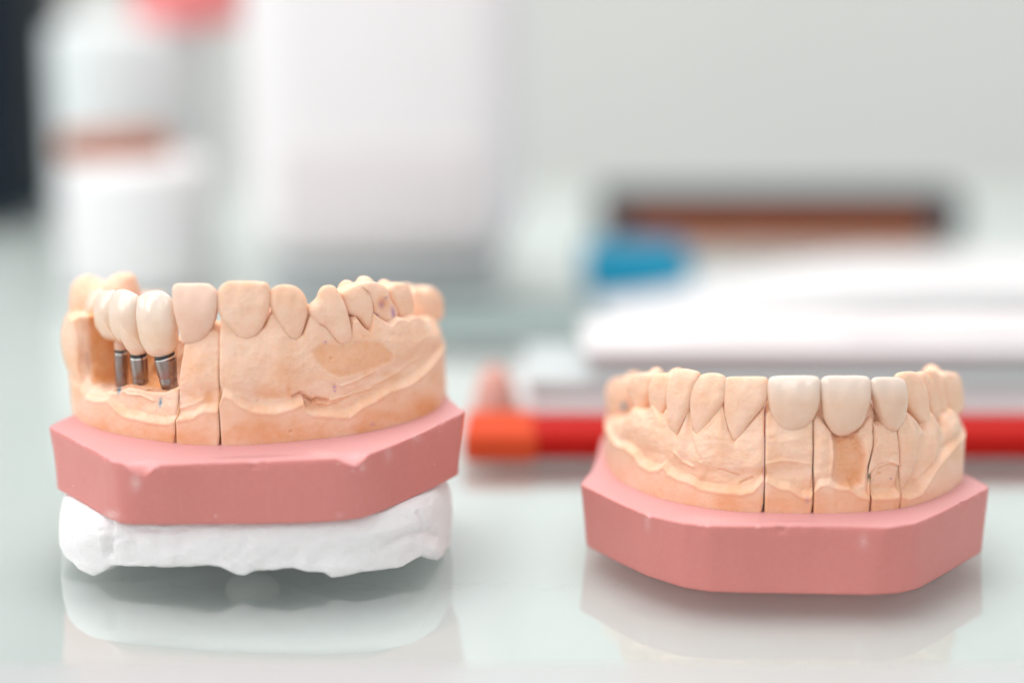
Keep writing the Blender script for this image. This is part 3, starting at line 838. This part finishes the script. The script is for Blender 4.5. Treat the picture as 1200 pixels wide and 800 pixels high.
def tube(md, name, rings, mat, parent, n=40):
    """rings: list of (centre, radius, axis)"""
    V = []; F_ = []
    for c, r, ax in rings:
        ax = ax / np.linalg.norm(ax); x = np.cross(ax, [0, 1, 0]); x /= np.linalg.norm(x); y = np.cross(ax, x)
        for k in range(n):
            t = 2 * math.pi * k / n; V.append(c + r * (math.cos(t) * x + math.sin(t) * y))
    m = len(rings)
    for i in range(m - 1):
        for k in range(n):
            k2 = (k + 1) % n; F_.append((i*n+k, i*n+k2, (i+1)*n+k2, (i+1)*n+k))
    F_.append(tuple(range(n))[::-1]); F_.append(tuple(range((m-1)*n, m*n)))
    return mesh_obj(name, V, F_, mat, parent, angle=40)
def local_at(md, px, py, yl):
    r = md.r(px, py); t = (yl - md.o[1]) / r[1]; return md.o + r * t
for (t0, t1, b0, b1, k) in (((181,420),(205,413),(189,455),(209,455),0), ((152,416),(172,416),(157,456),(175,457),1), ((134,411),(149,411),(135,446),(150,448),2)):
    yy = kus[k] + .05
    A, B = local_at(L, *t0, yy), local_at(L, *t1, yy); Cc, D_ = local_at(L, *b0, yy), local_at(L, *b1, yy)
    top = (A + B) / 2; bot = (Cc + D_) / 2; rt0 = np.linalg.norm(B - A) / 2; rb0 = np.linalg.norm(D_ - Cc) / 2
    ax = top - bot; Ln = np.linalg.norm(ax); ax = ax / Ln
    if k == 0: tilt = ax + np.array([-.18, 0, 0])
    else: tilt = ax
    def P_(f): return bot + (top - bot) * f
    prof = [(-.5, .9), (.0, .96), (.30, 1.0), (.33, .97), (.36, .97), (.40, 1.03), (.90, 1.06)]
    ab = tube(L, 'implant_abutment', [(P_(f), (rb0 * (1 - max(f, 0)) + rt0 * max(f, 0)) * s_, ax) for f, s_ in prof], M_METAL, root_l)
    tube(L, 'collar', [(P_(.89), rt0 * 1.0, tilt), (P_(.91), rt0 * 1.03, tilt), (P_(.96), rt0 * 1.03, tilt), (P_(.98), rt0 * .9, tilt)], M_METAL_L, ab)
    tube(L, 'margin_ring', [(P_(.97), rt0 * .92, tilt), (P_(.98), rt0 * .99, tilt), (P_(1.04), rt0 * .99, tilt), (P_(1.06), rt0 * .8, tilt)], M_METAL_D, ab)
    tube(L, 'crown_neck', [(P_(1.03), rt0 * .85, ax), (P_(1.06), rt0 * .93, ax), (P_(1.5), rt0 * 1.05, ax), (P_(2.0), rt0 * .8, ax)], M_TEMP, ab)

# ================================================================= PLASTER MOUNT
def plaster():
    pl_px = [(77,652),(82,664),(95,673),(115,679),(160,684),(240,689),(285,690),(330,690),(388,689),(440,684),(480,675),(503,664),(517,651)]
    p = [on_table(x, y)[:2] for x, y in pl_px]
    l, r = p[0], p[-1]
    p = p + [np.array([r[0]+.05, r[1]+.9]), np.array([r[0]-.7, r[1]+2.6]), np.array([(l[0]+r[0])/2, r[1]+3.2]), np.array([l[0]+.7, l[1]+2.6]), np.array([l[0]-.05, l[1]+1.0])]
    p = np.array(p); ctr = np.array([p[:, 0].mean(), (p[:, 1].min()+p[:, 1].max())/2])
    pr = resample(p, 420, closed=True)
    th = np.linspace(-math.pi, math.pi, 420, endpoint=False)
    a = np.arctan2(pr[:, 1]-ctr[1], pr[:, 0]-ctr[0]); rr = np.hypot(pr[:, 1]-ctr[1], pr[:, 0]-ctr[0]); i = np.argsort(a)
    rad = np.interp(th, a[i], rr[i], period=2*math.pi)
    n = len(th); dirs = np.stack([np.cos(th), np.sin(th)], 1)
    wall = ctr + dirs * rad[:, None]
    # pixel x of each wall point -> lower edge height
    edge = [(76,640),(84,655),(96,667),(112,674.5),(124,669),(132,663.5),(160,664),(200,665.5),(228,665),(245,664),(258,665),(268,669),(278,674.5),(287,675.5),(300,670),(318,668.5),(345,667),(362,671),(380,671.5),(388,676.5),(400,675.5),(420,670.5),(445,668),(470,664),(478,659),(492,651.5),(500,655),(510,657),(518,650)]
    ex = [e[0] for e in edge]
    P3 = np.concatenate([wall, np.zeros((n, 1))], 1); wx, _ = project(P3)
    zlo = np.zeros(n)
    for k in range(n):
        ey = np.interp(wx[k], ex, [e[1] for e in edge]); r_ = ray(wx[k], ey); t = (wall[k, 1]) / r_[1]; zlo[k] = HC + r_[2]*t
    front = dirs[:, 1] < .25
    zlo = np.where(front, np.clip(zlo * 1.05, 0.0, .6), .12 + .08*np.sin(th*5))
    # top height of the plaster follows the underside of the tilted base
    def under(xy):
        P = np.array([xy[:, 0], xy[:, 1], np.full(len(xy), 0.0)]).T
        # height of the local z=0 plane of the left model at xy
        nz_ = ML[:3, 2]; o_ = ML[:3, 3]
        return o_[2] - ((xy - o_[:2]) @ nz_[:2]) / nz_[2]
    rings = []
    prof = [(-3.2, None), (-.9, -.004), (-.35, -.004), (-.16, -.006), (-.06, -.05), (.0, -.16), (.035, -.32), (.05, -.5), (.05, -.72), (.045, -.88), (.04, -.95), (.02, -.99), (-.01, -1.0)]
    zt_w = under(wall)
    for dr, f in prof[1:]:
        if f > -.01: z = under(ctr + dirs * (rad + dr)[:, None]) + f
        else: z = zt_w * (1 + f) + zlo * (-f)
        rings.append(np.concatenate([ctr + dirs * (rad + dr)[:, None], np.asarray(z)[:, None]], 1))
    dense = []
    for i in range(len(rings) - 1):
        for t in np.linspace(0, 1, 4, endpoint=False): dense.append(rings[i]*(1-t) + rings[i+1]*t)
    dense.append(rings[-1])
    for dr, dz in ((-.12, .02), (-.3, .05), (-.6, .12), (-1.2, .2), (-2.0, .22)):
        q = ctr + dirs * np.maximum(rad + dr, .1)[:, None]; z = zlo + dz
        dense.append(np.concatenate([q, z[:, None]], 1))
    V = np.concatenate(dense); k = len(dense)
    dvec = np.tile(np.concatenate([dirs, np.zeros((n, 1))], 1), (k, 1))
    side = smooth(.0, .12, under(V[:, :2]) - V[:, 2])
    lump = fbm(V * np.array([.9, .9, 1.5]) + 2, 3, .5) * .03 + fbm(V * 4 + 8, 4, .6) * .016
    V = V + dvec * (lump * side)[:, None]
    V[:, 2] += side * fbm(V * 2.3 + 40, 3) * .015
    # left knuckle swelling with a crease, right rear foot, diagonal folds
    px, py = project(V)
    fr = (V[:, 1] < ctr[1]) * side
    d = gauss(px, py, 100, 628, 26, 34, .09) - .09 * np.exp(-(seg_dist(px, py, [(128,590),(131,615),(128,648)]) / 3.0) ** 2)
    d += .05 * np.exp(-(seg_dist(px, py, [(100,602),(118,612),(125,640)]) / 3.5) ** 2)
    d += -.03 * np.exp(-(seg_dist(px, py, [(133,633),(165,620),(200,622),(215,618)]) / 3.0) ** 2)
    d += -.05 * np.exp(-(seg_dist(px, py, [(452,640),(475,628),(498,622),(512,626)]) / 3.0) ** 2) + gauss(px, py, 440, 622, 40, 8, .04, -12)
    d += gauss(px, py, 508, 645, 10, 12, .06) - .04 * np.exp(-(seg_dist(px, py, [(490,600),(498,618)]) / 2.5) ** 2) + gauss(px, py, 400, 664, 14, 8, .04)
    V = V + dvec * (d * fr)[:, None]
    V[:, 2] = np.maximum(V[:, 2], .004)
    F_ = []
    for i in range(k - 1):
        for j in range(n):
            j2 = (j+1) % n; F_.append((i*n+j, (i+1)*n+j, (i+1)*n+j2, i*n+j2))
    F_.append(tuple(range(n))); F_.append(tuple(reversed(range((k-1)*n, k*n))))
    # inner lumps the mount stands on
    for (cx, cy, rx, ry, hh) in ((290, 676.5, .42, .40, .75), (112, 664, .35, .35, .6), (506, 651, .28, .35, .6), (395, 660, .5, .4, .55), (250,640,.9,.8,.7)):
        c = on_table(cx, cy); c[1] += ry; b0 = len(V); vs = []
        lift = .35 if (cx in (395, 250)) else 0
        NU, NV = 40, 22
        for a_ in range(NV + 1):
            t1 = math.pi * a_ / NV
            for b_ in range(NU):
                t2 = 2*math.pi*b_/NU
                vs.append([c[0] + rx*math.sin(t1)*math.cos(t2), c[1] + ry*math.sin(t1)*math.sin(t2), lift + hh/2 + (hh/2)*math.cos(t1)])
        vs = np.array(vs); nn = fbm(vs*3+5, 3)*.04
        vs[:, 0] += nn; vs[:, 1] += nn; vs[:, 2] = np.maximum(vs[:, 2], .003)
        V = np.vstack([V, vs])
        for a_ in range(NV):
            for b_ in range(NU):
                b2 = (b_+1) % NU; F_.append((b0+a_*NU+b_, b0+(a_+1)*NU+b_, b0+(a_+1)*NU+b2, b0+a_*NU+b2))
    o = mesh_obj('plaster_mount', V, F_, M_PLASTER)
    # origin at its base
    return tag(o, 'lumpy white plaster mount under the left pink base, standing on glass', 'plaster mount')
plaster()

# ================================================================= TABLE
def make_backing():
    m, nt, b = mat_new('green_white_backing')
    tc = N(nt, 'ShaderNodeTexCoord'); sx = N(nt, 'ShaderNodeSeparateXYZ'); nt.links.new(tc.outputs['Object'], sx.inputs[0])
    c = mix(nt, noise(nt, .2, 3, .5), (.69, .725, .715, 1), (.73, .755, .745, 1))
    nt.links.new(c, b.inputs['Base Color']); b.inputs['Roughness'].default_value = .6
    b.inputs['Subsurface Weight'].default_value = 1.0; b.inputs['Subsurface Radius'].default_value = (1, 1, 1)
    b.inputs['Subsurface Scale'].default_value = 3.5
    return m
def make_glass():
    m = bpy.data.materials.new('table_glass'); m.use_nodes = True; nt = m.node_tree
    for n_ in list(nt.nodes): nt.nodes.remove(n_)
    out = N(nt, 'ShaderNodeOutputMaterial')
    tr = N(nt, 'ShaderNodeBsdfTransparent'); tr.inputs[0].default_value = (.975, 1, .99, 1)
    gl = N(nt, 'ShaderNodeBsdfGlossy'); gl.inputs['Color'].default_value = (1, 1, 1, 1)
    dust = ramp(nt, noise(nt, 1.8, 8, .75), [(.45, (.03,.03,.03,1)), (.8, (.10,.10,.10,1))]); nt.links.new(dust, gl.inputs['Roughness'])
    fr = N(nt, 'ShaderNodeFresnel'); fr.inputs['IOR'].default_value = 2.05
    mx = N(nt, 'ShaderNodeMixShader'); nt.links.new(fr.outputs[0], mx.inputs[0]); nt.links.new(tr.outputs[0], mx.inputs[1]); nt.links.new(gl.outputs[0], mx.inputs[2])
    # thin film of dust, smudges and a faint broken line of scratches
    tc = N(nt, 'ShaderNodeTexCoord'); sx = N(nt, 'ShaderNodeSeparateXYZ'); nt.links.new(tc.outputs['Object'], sx.inputs[0])
    y0 = on_table(600, 686)[1]
    dy = math_n(nt, 'ABSOLUTE', math_n(nt, 'SUBTRACT', sx.outputs[1], y0))
    wob = math_n(nt, 'ABSOLUTE', math_n(nt, 'SUBTRACT', noise(nt, 3.0, 5, .7, stretch=(.6, 3.0, 1)), .5))
    line = ramp(nt, wob, [(.0, (1,1,1,1)), (.008, (0,0,0,1))])
    band = ramp(nt, dy, [(.10, (1,1,1,1)), (.30, (0,0,0,1))])
    brk = ramp(nt, noise(nt, 1.3, 3, .6), [(.50, (0,0,0,1)), (.56, (1,1,1,1))])
    scr = math_n(nt, 'MULTIPLY', math_n(nt, 'MULTIPLY', math_n(nt, 'MULTIPLY', line, band), brk), .5)
    df = N(nt, 'ShaderNodeBsdfDiffuse'); df.inputs[0].default_value = (.10, .13, .12, 1)
    m2 = N(nt, 'ShaderNodeMixShader'); nt.links.new(scr, m2.inputs[0]); nt.links.new(mx.outputs[0], m2.inputs[1]); nt.links.new(df.outputs[0], m2.inputs[2])
    vo = N(nt, 'ShaderNodeTexVoronoi'); vo.inputs['Scale'].default_value = 2.2; nt.links.new(tc.outputs['Object'], vo.inputs['Vector'])
    sp_ = ramp(nt, vo.outputs['Distance'], [(.012, (.7,.7,.7,1)), (.03, (0,0,0,1))])
    d2 = N(nt, 'ShaderNodeBsdfDiffuse'); d2.inputs[0].default_value = (.8, .8, .78, 1)
    m3 = N(nt, 'ShaderNodeMixShader'); nt.links.new(sp_, m3.inputs[0]); nt.links.new(m2.outputs[0], m3.inputs[1]); nt.links.new(d2.outputs[0], m3.inputs[2])
    nt.links.new(m3.outputs[0], out.inputs[0])
    return m
yf = on_table(600, 778)[1]
def rounded_slab(name, x0, x1, y0, y1, z0, z1, r, mat):
    prof = [(y1, z0), (y1, z1)]
    for k in range(9):
        t = math.pi/2 * k/8; prof.append((y0 + r - r*math.sin(t), z1 - r + r*math.cos(t)))
    prof.append((y0, z0))
    V = [(x0, y, z) for y, z in prof] + [(x1, y, z) for y, z in prof]; n = len(prof)
    F_ = [(k, (k+1) % n, n+(k+1) % n, n+k) for k in range(n)] + [tuple(range(n))[::-1], tuple(range(n, 2*n))]
    return mesh_obj(name, V, F_, mat, angle=30)
yg = yf - 5
t = mesh_obj('table', [(-70, yg, 0), (80, yg, 0), (80, 78, 0), (-70, 78, 0)], [(0, 1, 2, 3)], make_glass())
tag(t, 'pale green glass table top with soft reflections', 'table', kind='structure')
bk_ = rounded_slab('backing', -70, 80, yf - 5, 78, -1.6, -.38, .05, make_backing()); bk_.parent = t
es = mesh_obj('front_strip', [(-70, yg, .004), (80, yg, .004), (80, yf, .004), (-70, yf, .004)], [(0, 1, 2, 3)], simple('pale_front_strip', (.47, .485, .48, 1), .22, bump_s=0)); es.parent = t  # slightly paler strip along the front of the table
fs = rounded_slab('floor', -300, 300, -100, 300, -75, -74, .1, simple('floor_vinyl', (.55, .55, .53, 1), .5, n_scale=.02))
tag(fs, 'light grey floor', 'floor', kind='structure')

# ================================================================= BACKGROUND
def lathe(name, prof, mat, parent=None, loc=(0,0,0), n=64):
    V = []; F_ = []
    for r, z in prof:
        for k in range(n):
            t = 2*math.pi*k/n; V.append((loc[0]+r*math.cos(t), loc[1]+r*math.sin(t), loc[2]+z))
    m = len(prof)
    for i in range(m-1):
        for k in range(n):
            k2 = (k+1) % n; F_.append((i*n+k, i*n+k2, (i+1)*n+k2, (i+1)*n+k))
    F_.append(tuple(range(n))[::-1]); F_.append(tuple(range((m-1)*n, m*n)))
    return mesh_obj(name, V, F_, mat, parent, angle=35)
def box(name, x0, x1, y0, y1, z0, z1, mat, parent=None, bev=.3, rot=0, taper=0):
    me = bpy.data.meshes.new(name); o = bpy.data.objects.new(name, me); C.objects.link(o)
    import bmesh
    bm = bmesh.new(); bmesh.ops.create_cube(bm, size=1)
    for v in bm.verts:
        s_ = 1 - taper * (v.co.z + .5)
        v.co = Vector((v.co.x*(x1-x0)*s_, v.co.y*(y1-y0)*s_, (v.co.z+.5)*(z1-z0)))
    if bev: bmesh.ops.bevel(bm, geom=bm.edges[:], offset=bev, segments=4, affect='EDGES', profile=.5)
    bm.to_mesh(me); bm.free()
    for p in me.polygons: p.use_smooth = True
    me.set_sharp_from_angle(angle=math.radians(35))
    o.location = ((x0+x1)/2, (y0+y1)/2, z0); o.rotation_euler.z = rot
    me.materials.append(mat)
    if parent: o.parent = parent
    return o
def px_box(px0, px1, pyt, pyb, d, depth):
    """world box whose front face fills the photo rectangle at view distance d"""
    A = at(px0, pyb, d); B = at(px1, pyt, d)
    return A[0], B[0], A[1], A[1]+depth, A[2], B[2]
def ident(x, y, z=0): return Matrix.Translation((x, y, z))

white = simple('white_plastic', (.80, .78, .78, 1), .45, n_scale=.1, var=.04)
white_w = simple('warm_white_plastic', (.80, .765, .765, 1), .5, n_scale=.15, var=.06)
grey_w = simple('greenish_white_plastic', (.68, .71, .705, 1), .5, n_scale=.1, var=.05)
amber = simple('amber_brown_plastic', (.33, .085, .025, 1), .35)
pinkred = simple('coral_plastic', (.80, .22, .22, 1), .4)
navy = simple('navy_black_plastic', (.006, .012, .020, 1), .6, spec=.2)
slate = simple('slate_plastic', (.022, .034, .048, 1), .8, spec=.2)
brown = simple('brown_cardboard', (.30, .08, .025, 1), .8, spec=.2)
blue = simple('blue_plastic', (.004, .22, .36, 1), .7, spec=.2)
red = simple('red_plastic', (.42, .006, .003, 1), .7, spec=.15)
coral = simple('orange_red_plastic', (.62, .07, .022, 1), .7, spec=.15)
paper = simple('white_paper', (.64, .62, .62, 1), .7, n_scale=.2, var=.04)
paper_p = simple('pinkish_paper', (.72, .66, .66, 1), .7, n_scale=.3, var=.1)
grey = simple('grey_tray_plastic', (.50, .53, .53, 1), .5, n_scale=.2)

# dark upright case at the far left: stands on the table
P = on_table(20, 262)
x0 = at(-60, 200, P[1]/FW[1])[0]
d = (P - CAM) @ FW
e = empty('equipment_case', ident(at(-30,262,d)[0], P[1]+4, 0), 'tall navy black case cut by the left edge of the photo', 'case')
def local_parts(e, objs):
    for o in objs:
        mw = o.matrix_world.copy() if False else None
        o.parent = e; o.location = Vector(o.location) - e.location
xa, xb = at(-140, 262, d)[0], at(36, 262, d)[0]
local_parts(e, [box('case_body', xa, xb, P[1], P[1]+8, .6, 24, navy, bev=1.0), box('foot', xa+.4, xb-.4, P[1]+.6, P[1]+7.4, 0, .6, slate, bev=.2)])

# tall bottle with coral cap
d = 60.0
c0 = at(158, 300, d); cz = c0
xl, xr = at(48, 100, d)[0], at(240, 100, d)[0]; rr = (xr-xl)/2; cx = (xl+xr)/2; cy = c0[1]+rr
zt = at(150, 28, d)[2]
e = empty('bottle', ident(cx, cy, 0), 'tall greenish white bottle with a coral cap behind the left model', 'bottle')
b1 = lathe('bottle_body', [(rr*.9, 0), (rr, .4), (rr, zt*.93), (rr*.98, zt*.97), (rr*.9, zt*.99), (rr*.8, zt)], grey_w, e)
xl2, xr2 = at(150, 10, d)[0], at(282, 10, d)[0]; r2 = (xr2-xl2)/2
b2 = lathe('cap', [(r2*1.0, 0), (r2, .1), (r2, 2.2), (r2*.9, 2.5)], pinkred, e, loc=((xl2+xr2)/2-cx, 0, zt))

# white jar with amber lid in front of it
d = 54.0
xl, xr = at(52, 250, d)[0], at(232, 250, d)[0]; rr = (xr-xl)/2; cx = (xl+xr)/2
yc = at(140, 250, d)[1]; ztop = at(140, 192, d)[2]; zl2 = at(140, 160, d)[2]
e = empty('jar', ident(cx, yc+rr, 0), 'white jar with an amber brown lid behind the left model', 'jar')
lathe('jar_body', [(rr*.92, 0), (rr, .3), (rr, ztop*.93), (rr*.85, ztop)], white, e)
la, lb = at(52, 175, d)[0], at(188, 175, d)[0]; lr = (lb-la)/2
lathe('lid', [(lr*.98, 0), (lr, .08), (lr, (zl2-ztop)*.75), (lr*.93, (zl2-ztop)*.9)], amber, e, loc=((la+lb)/2-cx, 0, ztop))

# large white appliance
d = 54.0
x0, x1, y0, y1, z0, z1 = px_box(285, 612, -160, 345, d, 8)
e = empty('appliance', ident((x0+x1)/2, y0+4, 0), 'big soft white appliance box standing behind the left model', 'appliance')
local_parts(e, [box('housing', x0, x1, y0, y1, max(z0, .8), z1, white_w, bev=1.6), box('foot_plate', x0+.6, x1-.6, y0+.6, y1-.6, 0, max(z0,.8), grey, bev=.15),
                box('panel', x0+1.2, x1-1.2, y0-.15, y0+.2, max(z0,.8)+1.0, max(z0,.8)+3.5, paper_p, bev=.08)])

# wall
wl = box('wall', -150, 150, 118, 122, -75, 160, simple('wall_paint', (.66, .67, .63, 1), .8, n_scale=.02), bev=0)
tag(wl, 'plain warm grey wall behind the table', 'wall', kind='structure')

# slate crate with brown contents
d = 66.0
x0, x1, y0, y1, z0, z1 = px_box(700, 1128, 226, 330, d, 2.4)
e = empty('crate', ident((x0+x1)/2, y0+1.2, 0), 'slate grey crate with a brown front behind the white stack', 'crate')
local_parts(e, [box('crate_body', x0, x1, y0, y1, 0, z1, slate, bev=.3)])
x0b, x1b, _, _, z0b, z1b = px_box(732, 1085, 246, 300, d, 1)
local_parts(e, [box('brown_panel', x0b, x1b, y0-.25, y0+.2, z0b, z1b, brown, bev=.1)])

# blue wallet sticking out under the white sheets
d = 54.0
x0, x1, y0, y1, z0, z1 = px_box(686, 812, 300, 350, d, 3.5)
bl = box('blue_box', x0, x1, y0, y1, 0, z1, blue, bev=.25)
tag(bl, 'small bright blue box at the left end of the white stack', 'box')

# white stack: trays and sheets
def sheet_stack():
    # big rounded white bundle rising to the right
    d = 41.5
    e = empty('paper_bundle', ident(at(960, 480, d)[0], at(960, 480, d)[1]+4, 0), 'thick white bundle of sheets lying on top of the trays', 'paper bundle')
    def bundle(name, px0, px1, yt0, yt1, yb, d, dep, mat, e):
        # quad prism: top sloping from yt0 (left) to yt1 (right), soft edges
        A = at(px0, yb, d); B = at(px1, yb, d)
        zl = at(px0, yt0, d)[2]; zr = at(px1, yt1, d)[2]
        nx, ny = 60, 10; V = []; F_ = []
        secs = []
        for i in range(nx + 1):
            f = i/nx; x = A[0]+(B[0]-A[0])*f
            zt_ = zl + (zr-zl)*smooth(0, .55, f)
            ed = min(1, f*6, (1-f)*14) ** .7
            zt2_ = A[2] + (zt_-A[2])*(.25+.75*ed)
            sec = [(A[1], A[2]), (A[1]-.1, A[2]*.6+zt2_*.4), (A[1], A[2]*.2+zt2_*.8), (A[1]+.4, zt2_-.05), (A[1]+1.2, zt2_), (A[1]+dep-1, zt2_), (A[1]+dep, A[2])]
            for y, z in sec: V.append((x, y, z + .015*math.sin(i*.4+y)))
        m = 7
        for i in range(nx):
            for j in range(m):
                j2 = (j+1) % m; F_.append((i*m+j, i*m+j2, (i+1)*m+j2, (i+1)*m+j))
        F_.append(tuple(range(m))[::-1]); F_.append(tuple(range(nx*m, nx*m+m)))
        V = [(a-e.location.x, b-e.location.y, c-e.location.z) for a, b, c in V]
        return mesh_obj(name, V, F_, mat, e, angle=50)
    bundle('top_sheets', 700, 1420, 378, 330, 384, 50, 6, paper, e)
    bundle('lower_sheets', 705, 1330, 388, 382, 412, d-.4, 2.5, paper_p, e)
    return e
sheet_stack()
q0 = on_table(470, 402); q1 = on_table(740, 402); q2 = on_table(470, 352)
shd_ = box('shade_sheet', q0[0], q1[0] + 4, q0[1], q2[1], .004, .06, simple('grey_green_shade', (.22, .27, .26, 1), .8), bev=.02)  # added dark sheet standing in for shade and dark reflection on the table
tag(shd_, 'thin grey green sheet added as table shade behind the gap between the models', 'mat')
d = 46.0
def tray(px0, px1, yt, yb, d, dep, mat, label, rim):
    x0, x1, y0, y1, z0, z1 = px_box(px0, px1, yt, yb, d, dep)
    e = empty('tray', ident((x0+x1)/2, (y0+y1)/2, z0), label, 'tray', 'trays stacked behind the right model')
    o1 = box('tray_body', x0, x1, y0, y1, z0, z1, mat, bev=.12); o2 = box('rim', x0-.1, x1+.1, y0-.15, y1+.1, z1-.1, z1+.12, rim, bev=.05)
    local_parts(e, [o1, o2]); return e
tray(690, 1260, 413, 448, 40.6, 3, grey, 'upper pale grey tray under the white sheets', paper)
tray(622, 1290, 450, 476, 40.4, 3.5, paper, 'middle white tray between two grey trays', grey)
tray(615, 1300, 478, 499, 40.2, 4, grey, 'lowest grey tray just above the red case', paper_p)

# red case lying on the table under the trays and an orange-red clip
zr = 0
A = on_table(560, 541); d = (A - CAM) @ FW
x0, x1 = at(548, 541, d)[0], at(1330, 541, d)[0]
z1 = at(800, 506, d)[2]
e = empty('red_case', ident((x0+x1)/2, A[1]+4, 0), 'long flat glossy red case lying on the table behind both models', 'case')
o1 = box('case_body', x0, x1, A[1], A[1]+1.8, .02, z1, red, bev=.18)
o2 = box('corner_tab', x0-.1, x0+1.4, A[1]-.15, A[1]+1.9, .0, z1+.03, coral, bev=.18)
local_parts(e, [o1, o2])
x0, x1, y0, y1, _, z1 = px_box(550, 606, 424, 506, d+.8, 1.0)
zz = at(580, 506, d)[2] + .002
q = on_table(580, 497); hh = at(580, 424, (q - CAM) @ FW)[2]
cl = lathe('clip', [(.50, 0), (.52, .1), (.47, hh*.4), (.36, hh*.75), (.22, hh*.93), (.08, hh)], simple('faded_coral_plastic', (.66, .34, .28, 1), .6), n=40)
cl.location = (q[0], q[1], 0.002)
tag(cl, 'faded coral rounded clip standing just behind the left end of the red case', 'clip')

# ================================================================= LIGHT, WORLD, CAMERA
def area(name, loc, target, sx, sy, power, col):
    l = bpy.data.lights.new(name, 'AREA'); l.shape = 'RECTANGLE'; l.size = sx; l.size_y = sy; l.energy = power; l.color = col
    o = bpy.data.objects.new(name, l); C.objects.link(o); o.location = loc
    o.rotation_euler = (Vector(target) - Vector(loc)).to_track_quat('-Z', 'Y').to_euler()
    return o
K = 1.2
area('ceiling_lamp', (-25, 45, 110), (0, 32, 0), 90, 70, 80000*K, (1, .985, .96))
area('front_lamp', (-15, -65, 70), (0, 32, 0), 70, 60, 21000*K, (1, .97, .93))
area('window_lamp', (-90, 10, 50), (0, 32, 0), 60, 60, 26000*K, (.93, .97, 1))
area('wall_lamp', (10, 80, 120), (0, 118, 20), 120, 30, 42000*K, (1, .99, .97))
w = bpy.data.worlds.new('World'); bpy.context.scene.world = w; w.use_nodes = True
bg = w.node_tree.nodes['Background']; bg.inputs[0].default_value = (.93, .96, 1, 1); bg.inputs[1].default_value = .84

cam = bpy.data.cameras.new('camera'); co = bpy.data.objects.new('camera', cam); C.objects.link(co)
cam.sensor_width = 36; cam.lens = F / W * 36; cam.clip_start = .5; cam.clip_end = 1000
co.location = CAM; co.rotation_euler = (math.pi/2 - PITCH, 0, 0)
cam.dof.use_dof = True; cam.dof.focus_distance = 30.75
AP = .92   # aperture radius in cm
cam.dof.aperture_fstop = cam.lens * .001 / (2 * AP)
sc = bpy.context.scene; sc.camera = co
sc.view_settings.view_transform = 'Standard'; sc.view_settings.look = 'None'; sc.view_settings.exposure = 0; sc.view_settings.gamma = 1
sc.cycles.use_denoising = True
sc.cycles.max_bounces = 8
